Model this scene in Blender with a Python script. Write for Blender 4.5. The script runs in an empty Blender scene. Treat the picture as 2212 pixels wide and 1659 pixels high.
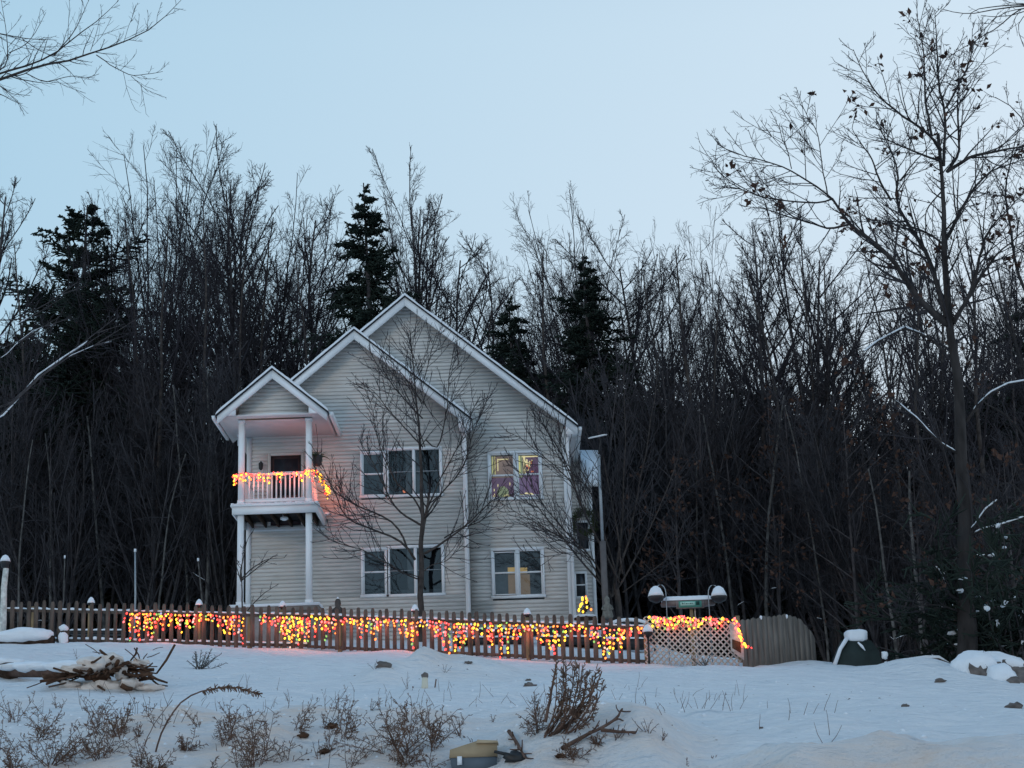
import bpy, math, random
import numpy as np
from mathutils import noise, Vector
sc = bpy.context.scene
COL = sc.collection
rad = math.radians
# ------------------------------------------------------------------ camera
CAM = np.array([0.0, 0.0, 1.6])
F_PX = 1786.0            # focal length in pixels of a 1024 wide picture
PITCH, ROLL = rad(15.8), rad(-1.9)
cam = bpy.data.cameras.new('camera')
cam.sensor_width = 36.0
cam.lens = 36.0 * F_PX / 1024.0
cam.clip_start, cam.clip_end = 0.1, 3000.0
camo = bpy.data.objects.new('camera', cam)
COL.objects.link(camo)
camo.location = CAM
from mathutils import Matrix
camo.rotation_euler = (Matrix.Rotation(math.pi / 2 + PITCH, 3, 'X') @ Matrix.Rotation(ROLL, 3, 'Z')).to_euler()
sc.camera = camo
# ------------------------------------------------------------------ sky, sun, exposure
world = bpy.data.worlds.new('World')
sc.world = world
world.use_nodes = True
wn, wl = world.node_tree.nodes, world.node_tree.links
wn.clear()
wo = wn.new('ShaderNodeOutputWorld'); bg = wn.new('ShaderNodeBackground')
tc = wn.new('ShaderNodeTexCoord'); sx = wn.new('ShaderNodeSeparateXYZ')
wl.new(tc.outputs['Generated'], sx.inputs[0])
def wmath(op, a, b=None, clamp=False):
    m = wn.new('ShaderNodeMath'); m.operation = op; m.use_clamp = clamp
    for i, v in enumerate((a, b)):
        if v is None: continue
        if isinstance(v, (int, float)): m.inputs[i].default_value = v
        else: wl.new(v, m.inputs[i])
    return m.outputs[0]
def wramp(fac, stops):
    r = wn.new('ShaderNodeValToRGB'); wl.new(fac, r.inputs[0])
    e = r.color_ramp.elements
    while len(e) < len(stops): e.new(0.5)
    for k, (p, c) in enumerate(stops):
        e[k].position = p; e[k].color = (*c, 1)
    return r.outputs[0]
up = wmath('MAXIMUM', sx.outputs['Z'], 0.0)
pale = wramp(up, [(0.0, (0.88, 0.88, 0.96)), (0.22, (0.78, 0.86, 0.95)), (0.45, (0.70, 0.82, 0.93)), (0.8, (0.28, 0.45, 0.67)), (1.0, (0.22, 0.39, 0.62))])
blue = wramp(up, [(0.0, (0.50, 0.70, 0.85)), (0.22, (0.425, 0.645, 0.81)), (0.45, (0.385, 0.615, 0.79)), (0.8, (0.24, 0.42, 0.65)), (1.0, (0.22, 0.39, 0.62))])
side = wmath('ADD', wmath('MULTIPLY', sx.outputs['X'], 1.35), wmath('MULTIPLY', sx.outputs['Y'], 0.18))
sfac = wmath('MULTIPLY_ADD', side, 1.0, True); 
sfac.node.inputs[2].default_value = 0.31
mx = wn.new('ShaderNodeMix'); mx.data_type = 'RGBA'
wl.new(sfac, mx.inputs['Factor']); wl.new(blue, mx.inputs['A']); wl.new(pale, mx.inputs['B'])
wl.new(mx.outputs['Result'], bg.inputs['Color']); bg.inputs['Strength'].default_value = 1.0
wl.new(bg.outputs[0], wo.inputs['Surface'])
sunl = bpy.data.lights.new('dusk_sun', 'SUN'); sunl.energy = 0.36; sunl.angle = rad(12); sunl.color = (1.0, 0.74, 0.54)
suno = bpy.data.objects.new('dusk_sun', sunl); COL.objects.link(suno)
suno.rotation_euler = (rad(80), 0, rad(-38))
sc.view_settings.view_transform = 'Standard'; sc.view_settings.look = 'None'
sc.view_settings.exposure = 0.0; sc.view_settings.gamma = 1.0
sc.view_settings.use_curve_mapping = False
sc.render.engine = 'CYCLES'
sc.cycles.max_bounces = 5; sc.cycles.transparent_max_bounces = 12
sc.cycles.use_denoising = True
sc.cycles.sample_clamp_indirect = 3.0

# ------------------------------------------------------------------ pixel -> place helpers (2212 px wide reading of the picture)
def _Rx(a): c, s = math.cos(a), math.sin(a); return np.array([[1, 0, 0], [0, c, -s], [0, s, c]])
def _Rz(a): c, s = math.cos(a), math.sin(a); return np.array([[c, -s, 0], [s, c, 0], [0, 0, 1]])
RM = _Rx(math.pi / 2 + PITCH) @ _Rz(ROLL)
def U(px, py, Y, S=1024 / 2212):
    d = RM @ np.array([(px * S - 512) / F_PX, -(py * S - 384) / F_PX, -1.0])
    return CAM + d * (Y / d[1])

# ------------------------------------------------------------------ materials
MATS = {}
def mat(name, col, rough=0.7, spec=0.3, noise_scale=None, var=0.25, bump=0.0, bump_scale=None, col2=None, emit=None, strength=0, stretch=None, metallic=0.0, detail=4):
    if name in MATS: return MATS[name]
    m = bpy.data.materials.new(name); m.use_nodes = True
    n, l = m.node_tree.nodes, m.node_tree.links
    p = n['Principled BSDF']
    p.inputs['Base Color'].default_value = (*col, 1); p.inputs['Roughness'].default_value = rough
    p.inputs['Specular IOR Level'].default_value = spec; p.inputs['Metallic'].default_value = metallic
    if noise_scale:
        t = n.new('ShaderNodeTexCoord'); mp = n.new('ShaderNodeMapping'); no = n.new('ShaderNodeTexNoise')
        if stretch: mp.inputs['Scale'].default_value = stretch
        geo = n.new('ShaderNodeNewGeometry')
        l.new(geo.outputs['Position'], mp.inputs[0])
        l.new(mp.outputs[0], no.inputs['Vector']); no.inputs['Scale'].default_value = noise_scale; no.inputs['Detail'].default_value = detail
        mr = n.new('ShaderNodeMapRange'); l.new(no.outputs['Fac'], mr.inputs[0]); mr.inputs[1].default_value = 0.3; mr.inputs[2].default_value = 0.7
        mix = n.new('ShaderNodeMix'); mix.data_type = 'RGBA'
        l.new(mr.outputs[0], mix.inputs['Factor'])
        c2 = col2 or tuple(min(1, c * (1 - var)) for c in col)
        mix.inputs['A'].default_value = (*c2, 1); mix.inputs['B'].default_value = (*[min(1, c * (1 + (0 if col2 else var * .5))) for c in col], 1)
        l.new(mix.outputs['Result'], p.inputs['Base Color'])
        if bump:
            b = n.new('ShaderNodeBump'); b.inputs['Strength'].default_value = bump; b.inputs['Distance'].default_value = 0.02
            n2 = n.new('ShaderNodeTexNoise'); n2.inputs['Scale'].default_value = bump_scale or noise_scale * 3; n2.inputs['Detail'].default_value = 5
            l.new(mp.outputs[0], n2.inputs['Vector'])
            l.new(n2.outputs['Fac'], b.inputs['Height']); l.new(b.outputs[0], p.inputs['Normal'])
    if emit:
        p.inputs['Emission Color'].default_value = (*emit, 1); p.inputs['Emission Strength'].default_value = strength
    MATS[name] = m
    return m
M_BARK = mat('bark_grey', (0.068, 0.058, 0.054), .9, .1, 6, .45, .5, 30)
M_BARKD = mat('bark_dark', (0.075, 0.068, 0.070), .9, .1, 5, .4)
M_TWIG = mat('twig_brown', (0.052, 0.049, 0.054), .9, .1, 2, .4)
M_BARKO = mat('bark_oak', (0.050, 0.045, 0.044), .9, .1, 4, .55, .7, 18, stretch=(1, 1, .3))
M_TWIGF = mat('twig_far', (0.040, 0.037, 0.043), .9, .1, 2, .3)
M_PALEBARK = mat('bark_pale', (0.115, 0.11, 0.105), .9, .1, 5, .6)
M_NEEDLE = mat('needles', (0.026, 0.038, 0.030), .8, .15, 1.2, .5)
M_NEEDLE2 = mat('needles_brownish', (0.030, 0.034, 0.022), .8, .15, 1.2, .5)
M_LEAF = mat('dead_leaf', (0.085, 0.048, 0.036), .8, .1, 3, .5)
M_SNOWP = mat('snow_plain', (0.80, 0.84, 0.88), .75, .2, 8, .04, .35, 25)
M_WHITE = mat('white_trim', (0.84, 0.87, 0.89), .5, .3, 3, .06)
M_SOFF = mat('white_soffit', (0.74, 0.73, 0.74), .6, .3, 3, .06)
M_SIDE = mat('clapboard_vinyl', (0.66, 0.645, 0.615), .55, .3, 1.6, .13, .25, 40, stretch=(1, 1, 4))
M_SHING = mat('roof_shingle', (0.045, 0.05, 0.06), .9, .1, 20, .4)
M_FENCE = mat('fence_wood', (0.135, 0.105, 0.088), .85, .15, 9, .45, .4, 30, stretch=(1, 1, .25))
M_FENCEP = mat('fence_post_wood', (0.30, 0.22, 0.13), .8, .15, 9, .3, .3, 30, stretch=(1, 1, .25))
M_STOCK = mat('stockade_wood', (0.185, 0.165, 0.145), .85, .15, 14, .4, .4, 40, stretch=(1, 1, .12))
M_LATT = mat('lattice_wood', (0.56, 0.50, 0.45), .75, .2, 10, .25)
M_BLACK = mat('black_plastic', (0.02, 0.021, 0.023), .5, .4)
M_DARKW = mat('dark_wood', (0.06, 0.04, 0.03), .9, .1, 10, .5, .4, 30)
M_METAL = mat('grey_metal', (0.32, 0.36, 0.39), .4, .5, 6, .1, metallic=.3)
M_POLE2 = mat('pole_brown', (0.13, 0.12, 0.12), .6, .3, 6, .2)
M_LAMPP = mat('white_post_paint', (0.62, 0.62, 0.58), .6, .3, 9, .4, .3, 20)
M_ROOM = mat('dark_room', (0.03, 0.035, 0.045), .9, .1)
M_GREEN = mat('sign_green', (0.10, 0.34, 0.27), .6, .3, 6, .1)
M_SIGNT = mat('sign_letters', (0.45, 0.70, 0.60), .6, .3)
M_STONE = mat('boulder_stone', (0.17, 0.15, 0.14), .9, .2, 5, .5, .8, 12)
M_TARP = mat('dark_green_cover', (0.022, 0.035, 0.033), .7, .3, 3, .3)
M_WEED = mat('dried_weed', (0.15, 0.095, 0.075), .95, .1, 9, .45)
M_WEEDT = mat('dried_seedhead', (0.21, 0.13, 0.09), .95, .1, 12, .45)
M_STICK = mat('brush_stick', (0.10, 0.055, 0.035), .9, .15, 9, .6, .5, 25)
M_BOX = mat('cardboard_tan', (0.40, 0.31, 0.20), .8, .2, 5, .12)
M_BOXB = mat('box_blue_grey', (0.12, 0.15, 0.18), .7, .2, 5, .2)
M_CORD = mat('light_cord', (0.01, 0.03, 0.015), .7, .2)
M_TERRA = mat('hanging_pot', (0.05, 0.055, 0.06), .7, .2)
M_PLANTG = mat('basket_plant', (0.06, 0.075, 0.03), .8, .2, 20, .5)
M_STAT = mat('statue_stone', (0.20, 0.20, 0.18), .9, .2, 12, .3)

def snow_material():
    m = bpy.data.materials.new('snow_ground'); m.use_nodes = True
    n, l = m.node_tree.nodes, m.node_tree.links; p = n['Principled BSDF']
    p.inputs['Roughness'].default_value = .8; p.inputs['Specular IOR Level'].default_value = .15
    g = n.new('ShaderNodeNewGeometry')
    at = n.new('ShaderNodeAttribute'); at.attribute_name = 'sand_glow'
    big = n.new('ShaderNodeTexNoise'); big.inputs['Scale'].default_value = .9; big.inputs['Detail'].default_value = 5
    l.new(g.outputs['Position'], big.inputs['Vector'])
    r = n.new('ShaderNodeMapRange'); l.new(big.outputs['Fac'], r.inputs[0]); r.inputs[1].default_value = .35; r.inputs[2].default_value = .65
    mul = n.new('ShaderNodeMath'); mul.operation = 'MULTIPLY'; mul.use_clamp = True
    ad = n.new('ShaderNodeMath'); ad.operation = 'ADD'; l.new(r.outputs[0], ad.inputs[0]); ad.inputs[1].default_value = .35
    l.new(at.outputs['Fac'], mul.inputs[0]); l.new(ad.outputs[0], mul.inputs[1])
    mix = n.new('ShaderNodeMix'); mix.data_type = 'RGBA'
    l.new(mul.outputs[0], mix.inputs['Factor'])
    mix.inputs['A'].default_value = (.84, .87, .89, 1); mix.inputs['B'].default_value = (.80, .68, .60, 1)  # tan covers road sand and streetlight warmth painted into the snow
    sp = n.new('ShaderNodeTexNoise'); sp.inputs['Scale'].default_value = 9; sp.inputs['Detail'].default_value = 6
    l.new(g.outputs['Position'], sp.inputs['Vector'])
    r2 = n.new('ShaderNodeMapRange'); l.new(sp.outputs['Fac'], r2.inputs[0]); r2.inputs[1].default_value = .70; r2.inputs[2].default_value = .78; r2.inputs[3].default_value = 0; r2.inputs[4].default_value = .8
    mix2 = n.new('ShaderNodeMix'); mix2.data_type = 'RGBA'
    l.new(r2.outputs[0], mix2.inputs['Factor']); l.new(mix.outputs['Result'], mix2.inputs['A']); mix2.inputs['B'].default_value = (.30, .24, .20, 1)
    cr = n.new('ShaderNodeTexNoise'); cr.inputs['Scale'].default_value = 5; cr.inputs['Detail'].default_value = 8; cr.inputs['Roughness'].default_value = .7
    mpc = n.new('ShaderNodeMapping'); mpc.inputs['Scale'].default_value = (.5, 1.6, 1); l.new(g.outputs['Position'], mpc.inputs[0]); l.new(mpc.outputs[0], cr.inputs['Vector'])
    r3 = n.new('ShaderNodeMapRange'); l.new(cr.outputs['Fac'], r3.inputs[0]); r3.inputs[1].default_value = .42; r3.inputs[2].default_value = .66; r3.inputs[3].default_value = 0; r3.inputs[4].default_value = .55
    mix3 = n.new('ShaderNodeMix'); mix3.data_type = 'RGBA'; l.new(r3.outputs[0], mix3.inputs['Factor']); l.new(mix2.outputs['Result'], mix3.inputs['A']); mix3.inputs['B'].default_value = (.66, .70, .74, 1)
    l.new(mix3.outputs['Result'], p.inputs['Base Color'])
    b1 = n.new('ShaderNodeTexNoise'); b1.inputs['Scale'].default_value = 3.5; b1.inputs['Detail'].default_value = 9; b1.inputs['Roughness'].default_value = .6
    mp = n.new('ShaderNodeMapping'); mp.inputs['Scale'].default_value = (.6, 1.2, 1); l.new(g.outputs['Position'], mp.inputs[0]); l.new(mp.outputs[0], b1.inputs['Vector'])
    bp = n.new('ShaderNodeBump'); bp.inputs['Strength'].default_value = 1.0; bp.inputs['Distance'].default_value = .22
    l.new(b1.outputs['Fac'], bp.inputs['Height']); l.new(bp.outputs[0], p.inputs['Normal'])
    return m
M_SNOW = snow_material()

# ------------------------------------------------------------------ geometry collector
class Geo:
    def __init__(s): s.v = []; s.q = []; s.t = []; s.poly = []; s.n = 0
    def add(s, v, quads=None, tris=None, polys=None):
        v = np.asarray(v, float).reshape(-1, 3)
        if quads is not None and len(quads): s.q.append(np.asarray(quads, int).reshape(-1, 4) + s.n)
        if tris is not None and len(tris): s.t.append(np.asarray(tris, int).reshape(-1, 3) + s.n)
        for p in polys or (): s.poly.append([i + s.n for i in p])
        s.v.append(v); s.n += len(v)
        return s
    def box(s, x0, x1, y0, y1, z0, z1):
        v = [(x, y, z) for z in (z0, z1) for y in (y0, y1) for x in (x0, x1)]
        return s.add(v, [(0, 2, 3, 1), (4, 5, 7, 6), (0, 1, 5, 4), (2, 6, 7, 3), (0, 4, 6, 2), (1, 3, 7, 5)])
    def prism(s, pts, y0, y1):                       # outline in x,z pushed from y0 to y1
        k = len(pts)
        a = sum(pts[i][0] * pts[(i + 1) % k][1] - pts[(i + 1) % k][0] * pts[i][1] for i in range(k))
        if a < 0: pts = pts[::-1]
        v = [(x, y0, z) for x, z in pts] + [(x, y1, z) for x, z in pts]
        return s.add(v, [(i, i + k, (i + 1) % k + k, (i + 1) % k) for i in range(k)],
                     polys=[list(range(k)), list(range(2 * k - 1, k - 1, -1))])
    def tubes(s, P, Rr, sides=4, cap=False):         # P (n,N,3), Rr (n,N)
        n, N, _ = P.shape
        if n == 0: return s
        T = np.gradient(P, axis=1); T /= np.linalg.norm(T, axis=2, keepdims=True) + 1e-9
        ref = np.where(np.abs(T[:, :1, 2:3]) > .85, np.array([1., 0, 0]), np.array([0, 0, 1.]))
        ref = np.broadcast_to(ref, T.shape)
        A = np.cross(T, ref); A /= np.linalg.norm(A, axis=2, keepdims=True) + 1e-9
        B = np.cross(T, A)
        ang = np.arange(sides) * 2 * math.pi / sides
        V = P[:, :, None, :] + Rr[:, :, None, None] * (A[:, :, None, :] * np.cos(ang)[None, None, :, None] + B[:, :, None, :] * np.sin(ang)[None, None, :, None])
        idx = np.arange(n * N * sides).reshape(n, N, sides)
        a = idx[:, :-1, :]; b = idx[:, 1:, :]
        a2 = np.roll(a, -1, axis=2); b2 = np.roll(b, -1, axis=2)
        Q = np.stack([a, a2, b2, b], axis=-1).reshape(-1, 4)
        polys = None
        if cap and sides >= 3:
            polys = [list(map(int, idx[i, 0][::-1])) for i in range(n)] + [list(map(int, idx[i, -1])) for i in range(n)]
        return s.add(V.reshape(-1, 3), Q, polys=polys)
    def tube(s, pts, r, sides=6, cap=True):
        P = np.array(pts, float)[None]; R_ = np.array(r if hasattr(r, '__len__') else [r] * len(pts), float)[None]
        return s.tubes(P, R_, sides, cap)
    def lathe(s, prof, c=(0, 0, 0), sides=10):
        k = len(prof); v = []
        for r, z in prof:
            for j in range(sides):
                a = 2 * math.pi * j / sides; v.append((c[0] + r * math.cos(a), c[1] + r * math.sin(a), c[2] + z))
        q = [(i * sides + j, i * sides + (j + 1) % sides, (i + 1) * sides + (j + 1) % sides, (i + 1) * sides + j) for i in range(k - 1) for j in range(sides)]
        return s.add(v, q, polys=[list(range(sides))[::-1], list(range((k - 1) * sides, k * sides))])
    def blob(s, c, rx, ry, rz, seed=0, rough=.25, nu=12, nv=8, flat=None, fs=1.5):
        v = []
        for i in range(nv + 1):
            th = math.pi * i / nv
            for j in range(nu):
                ph = 2 * math.pi * j / nu
                d = Vector((math.sin(th) * math.cos(ph), math.sin(th) * math.sin(ph), math.cos(th)))
                k = 1 + rough * noise.noise(d * fs + Vector((seed * 7.3, seed, 0))) + rough * .5 * noise.noise(d * fs * 2.7 + Vector((seed * 3.1, 5, 0)))
                z = d.z * rz * k
                if flat is not None: z = max(z, flat)
                v.append((c[0] + d.x * rx * k, c[1] + d.y * ry * k, c[2] + z))
        q = [(i * nu + j, (i + 1) * nu + j, (i + 1) * nu + (j + 1) % nu, i * nu + (j + 1) % nu) for i in range(nv) for j in range(nu)]
        return s.add(v, q)
    def mesh(s, name, material, smooth=False):
        me = bpy.data.meshes.new(name)
        V = np.concatenate(s.v) if s.v else np.zeros((0, 3))
        faces = []; tot = []
        for arr, k in ((s.q, 4), (s.t, 3)):
            if arr:
                a = np.concatenate(arr); faces.append(a.ravel()); tot.append(np.full(len(a), k))
        if s.poly:
            faces.append(np.array([i for p in s.poly for i in p])); tot.append(np.array([len(p) for p in s.poly]))
        L = np.concatenate(faces); Tt = np.concatenate(tot)
        me.vertices.add(len(V)); me.vertices.foreach_set('co', V.astype(np.float32).ravel())
        me.loops.add(len(L)); me.loops.foreach_set('vertex_index', L.astype(np.int32))
        me.polygons.add(len(Tt)); st = np.concatenate([[0], np.cumsum(Tt)[:-1]])
        me.polygons.foreach_set('loop_start', st.astype(np.int32)); me.polygons.foreach_set('loop_total', Tt.astype(np.int32))
        if smooth: me.polygons.foreach_set('use_smooth', np.ones(len(Tt), bool))
        me.update(calc_edges=True); me.validate()
        if material: me.materials.append(material)
        return me
    def obj(s, name, material, parent=None, smooth=False, **kw):
        return link(s.mesh(name, material, smooth), name, parent, **kw)
def link(me, name, parent=None, loc=None, **kw):
    o = bpy.data.objects.new(name, me); COL.objects.link(o)
    if parent is not None: o.parent = parent
    if loc is not None: o.location = loc
    for k, v in kw.items(): o[k] = v
    return o
def thing(name, label, cat, loc=(0, 0, 0), group=None, rz=0):
    o = bpy.data.objects.new(name, None); COL.objects.link(o); o.location = tuple(float(c) for c in loc); o.rotation_euler = (0, 0, rz)
    o.empty_display_size = .3
    o['label'] = label; o['category'] = cat
    if group: o['group'] = group
    return o
def copy_tree(root, loc, rz=0, scale=None, label=None, group=None):
    r = root.copy(); COL.objects.link(r); r.location = loc; r.rotation_euler = (0, 0, rz)
    if scale: r.scale = scale
    if label: r['label'] = label
    if group: r['group'] = group
    for ch in list(root.children):
        c = ch.copy(); COL.objects.link(c); c.parent = r
        for g in ch.children:
            d = g.copy(); COL.objects.link(d); d.parent = c
    return r
def B(x0, x1, y0, y1, z0, z1): return Geo().box(x0, x1, y0, y1, z0, z1)

# ------------------------------------------------------------------ terrain
CP = []
for px, py, Y in [(-300, 1659, 18.6), (0, 1659, 18), (553, 1659, 17.5), (1106, 1659, 17), (1659, 1659, 16.5), (2212, 1659, 16), (2500, 1659, 15.6),
                  (-200, 1530, 27), (0, 1530, 26.5), (553, 1530, 25.5), (1106, 1530, 25), (1659, 1537, 24.5), (2212, 1552, 22.5),
                  (-150, 1437, 36), (0, 1440, 36), (553, 1447, 35), (1106, 1465, 33), (1659, 1484, 31), (2212, 1528, 27.5),
                  (-300, 1380, 46.5), (-60, 1386, 45.6), (300, 1393, 45.3), (668, 1404, 45), (1030, 1420, 43), (1395, 1438, 41), (1605, 1443, 40.2), (1765, 1433, 41.6),
                  (1900, 1443, 40.6), (2050, 1450, 39.5), (2212, 1492, 36), (2450, 1530, 33)]:
    CP.append(U(px, py, Y))
for x in (-22, -15, -8, -4, 0, 3): CP.append((x, 51.6, 8.62)); CP.append((x, 62, 8.6))
for p in [(-22, 80, 8), (0, 80, 8), (20, 80, 6), (3, 44, 7.0), (5.2, 45, 7.0), (4.8, 51, 7.7), (7, 51, 7.2), (12, 50, 6.2), (16, 45, 5.0), (24, 60, 5), (-30, 110, 8), (30, 110, 6), (0, 110, 8), (-35, 40, 7), (28, 25, 2.5), (-30, 22, 3)]: CP.append(p)
for x in (-25, -12, 0, 12, 25): CP.append((x, 12.5, .7)); CP.append((x, 9, 0)); CP.append((x, 2, 0))
CP = np.array([tuple(map(float, c)) for c in CP])
def _tps(r2): return np.where(r2 > 1e-12, r2 * np.log(r2 + 1e-12), 0)
_n = len(CP)
_K = _tps(((CP[:, None, :2] - CP[None, :, :2]) ** 2).sum(-1)) + np.eye(_n) * .05
_Pm = np.hstack([np.ones((_n, 1)), CP[:, :2]])
_W = np.linalg.solve(np.block([[_K, _Pm], [_Pm.T, np.zeros((3, 3))]]), np.concatenate([CP[:, 2], np.zeros(3)]))
BUMPS = []     # x, y, sx, sy, h, sand_glow
def bump_px(px, py, wpx, hgt, sand_glow=0.8, ly=1.2):
    p = PX(px, py); w = wpx * (1024 / 2212) * p[1] / F_PX
    BUMPS.append((p[0], p[1], w / 2, ly, hgt, sand_glow))
def H0(x, y):
    x = np.asarray(x, float); y = np.asarray(y, float)
    yc = np.clip(y, 2, 110); xc = np.clip(x, -40, 40)
    sh = xc.shape; q = np.stack([xc.ravel(), yc.ravel()], 1)
    out = np.empty(len(q))
    for i in range(0, len(q), 20000):
        c = q[i:i + 20000]
        out[i:i + 20000] = _tps(((c[:, None, :] - CP[None, :, :2]) ** 2).sum(-1)) @ _W[:_n] + _W[_n] + c @ _W[_n + 1:]
    z = out.reshape(sh)
    t = np.clip((y - 9) / 4, 0, 1)
    return z * t * t * (3 - 2 * t)
def H(x, y):
    z = H0(x, y)
    for bx, by, sx_, sy_, h, sd in BUMPS:
        z = z + h * np.exp(-((x - bx) / sx_) ** 2 - ((y - by) / sy_) ** 2)
    return z
def Hf(x, y): return float(H(np.array([x]), np.array([y]))[0])
def PX(px, py):                                   # where the line of sight through a pixel meets the snow
    Ys = np.linspace(14.5, 60, 900)
    d = RM @ np.array([(px * 1024 / 2212 - 512) / F_PX, -(py * 1024 / 2212 - 384) / F_PX, -1.0])
    t = Ys / d[1]; X = CAM[0] + d[0] * t; Z = CAM[2] + d[2] * t
    hit = np.where(H(X, Ys) >= Z)[0]
    i = hit[0] if len(hit) else 899
    return np.array([X[i], Ys[i], H(X[i:i + 1], Ys[i:i + 1])[0]])
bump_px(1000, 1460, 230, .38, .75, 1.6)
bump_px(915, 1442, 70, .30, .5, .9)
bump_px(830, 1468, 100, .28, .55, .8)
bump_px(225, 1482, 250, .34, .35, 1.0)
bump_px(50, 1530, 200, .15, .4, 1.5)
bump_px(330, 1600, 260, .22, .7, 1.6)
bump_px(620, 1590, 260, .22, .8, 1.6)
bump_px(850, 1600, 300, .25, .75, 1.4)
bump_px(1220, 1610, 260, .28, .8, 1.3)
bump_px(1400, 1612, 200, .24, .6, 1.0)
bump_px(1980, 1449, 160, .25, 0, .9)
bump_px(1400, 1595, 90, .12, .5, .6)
rgd = random.Random(8)
for k in range(70):
    x = rgd.uniform(-6, 8); y = rgd.uniform(19, 38); BUMPS.append((x, y, rgd.uniform(.14, .3), rgd.uniform(.12, .22), rgd.uniform(-.09, .05), 0))
for k in range(26):
    t = k / 25; BUMPS.append((-1.2 + 7.5 * t + .14 * (k % 2), 27 + 9 * t + rgd.uniform(-.1, .1), .13, .17, -.11, 0))
def axis(fine0, fine1, step, far):
    a = list(np.arange(fine0, fine1 + 1e-6, step)); d = step
    lo, hi = [], []
    x = fine0
    while x > -far: d *= 1.3; x -= d; lo.append(x)
    d = step; x = fine1
    while x < far: d *= 1.3; x += d; hi.append(x)
    return np.array(lo[::-1] + a + hi)
gx, gy = axis(-17, 15, .13, 900), axis(12, 52, .14, 900)
GX, GY = np.meshgrid(gx, gy)
GZ = H(GX, GY)
core = (GX > -18) & (GX < 16) & (GY > 11.5) & (GY < 53)
fl = GZ.ravel(); sand_glow = np.zeros(len(fl))
xs, ys = GX.ravel(), GY.ravel(); cm = core.ravel()
bumpz = np.zeros(len(fl))
for i in np.where(cm)[0]:
    x, y = xs[i], ys[i]
    rough = min(1, max(.25, (30 - y) / 10)) * min(1, max(.5, (6 - x) / 4)); e = noise.noise(Vector((x * .45, y * .35, 3))) * .13 + (noise.noise(Vector((x * 1.5, y * .9, 8))) * .09 + abs(noise.noise(Vector((x * 3.1, y * 1.8, 1)))) * .07) * rough + noise.noise(Vector((x * .9 + y * .3, y * 2.6, 5))) * .055 + noise.noise(Vector((x * 2.1, y * 4.5, 15))) * .02
    bumpz[i] = e * min(1, (y - 11.5) / 2, max(0, (53 - y) / 2))
fl = fl + bumpz
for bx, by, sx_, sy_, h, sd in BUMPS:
    sand_glow = np.maximum(sand_glow, sd * np.exp(-((xs - bx) / (sx_ * 1.15)) ** 2 - ((ys - by) / (sy_ * 1.1)) ** 2))
# warm streetlight painted into the snow colour on the left side
sand_glow = np.clip(sand_glow + np.clip((25 - ys) / 9, 0, 1) * np.clip((2.5 - xs) / 3, 0, 1) * (ys > 12) * .55, 0, 1)
nyx = len(gx); idx = np.arange(len(fl)).reshape(len(gy), nyx)
g = Geo().add(np.stack([xs, ys, fl], 1), np.stack([idx[:-1, :-1], idx[:-1, 1:], idx[1:, 1:], idx[1:, :-1]], -1).reshape(-1, 4))
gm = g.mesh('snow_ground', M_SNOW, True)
at = gm.attributes.new('sand_glow', 'FLOAT', 'POINT'); at.data.foreach_set('value', sand_glow.astype(np.float32))
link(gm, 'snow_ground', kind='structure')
FLG = fl.reshape(len(gy), len(gx))
def H(x, y):
    x = np.clip(np.asarray(x, float), gx[0], gx[-1] - 1e-6); y = np.clip(np.asarray(y, float), gy[0], gy[-1] - 1e-6)
    i = np.clip(np.searchsorted(gx, x, 'right') - 1, 0, len(gx) - 2); j = np.clip(np.searchsorted(gy, y, 'right') - 1, 0, len(gy) - 2)
    u = (x - gx[i]) / (gx[i + 1] - gx[i]); v = (y - gy[j]) / (gy[j + 1] - gy[j])
    return FLG[j, i] * (1 - u) * (1 - v) + FLG[j, i + 1] * u * (1 - v) + FLG[j + 1, i] * (1 - u) * v + FLG[j + 1, i + 1] * u * v
M_ROAD = mat('road_slush', (.16, .16, .17), .8, .3, 3, .4, .4, 20)
B(-300, 300, -6, 8.5, .01, .03).obj('road', M_ROAD, kind='structure')
# ploughed bank of sanded snow beside the road, lower right
nb, mb = 150, 46
bv, bs = [], []
for j in range(mb):
    for i in range(nb):
        s_ = i / (nb - 1); t_ = j / (mb - 1)
        px = 1490 + s_ * 900
        crest = np.interp(px, [1490, 1560, 1680, 1760, 1900, 2050, 2212, 2400], [1668, 1648, 1612, 1596, 1587, 1593, 1590, 1600])
        Yc = 14.6; c = U(px, crest, Yc)
        y = 12.4 + t_ * 4.2
        base = Hf(c[0], y) - .05 if j in (0, mb - 1) else None
        if y < Yc: k = (y - 12.4) / (Yc - 12.4); z = (c[2]) * (1 - (1 - k) ** 1.6) + .2 * (1 - k)
        else:
            k = (y - Yc) / (16.6 - Yc); z = c[2] + (2.2 - c[2]) * k * k
        x = c[0] / Yc * (Yc * .6 + y * .4)
        rid = noise.noise(Vector((x * .8 + y * 1.5, y * 1.2 - x * .5, 4)))
        z += (abs(rid) * -.34 + noise.noise(Vector((x * 2.3, y * 3, 9))) * .05 + .03) * (1 - abs(2 * t_ - 1) ** 4)
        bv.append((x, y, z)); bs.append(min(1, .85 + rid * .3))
bi = np.arange(nb * mb).reshape(mb, nb)
g = Geo().add(bv, np.stack([bi[:-1, :-1], bi[:-1, 1:], bi[1:, 1:], bi[1:, :-1]], -1).reshape(-1, 4))
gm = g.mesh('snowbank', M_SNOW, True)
at = gm.attributes.new('sand_glow', 'FLOAT', 'POINT'); at.data.foreach_set('value', np.array(bs, np.float32))
link(gm, 'snowbank', kind='structure')

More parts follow.
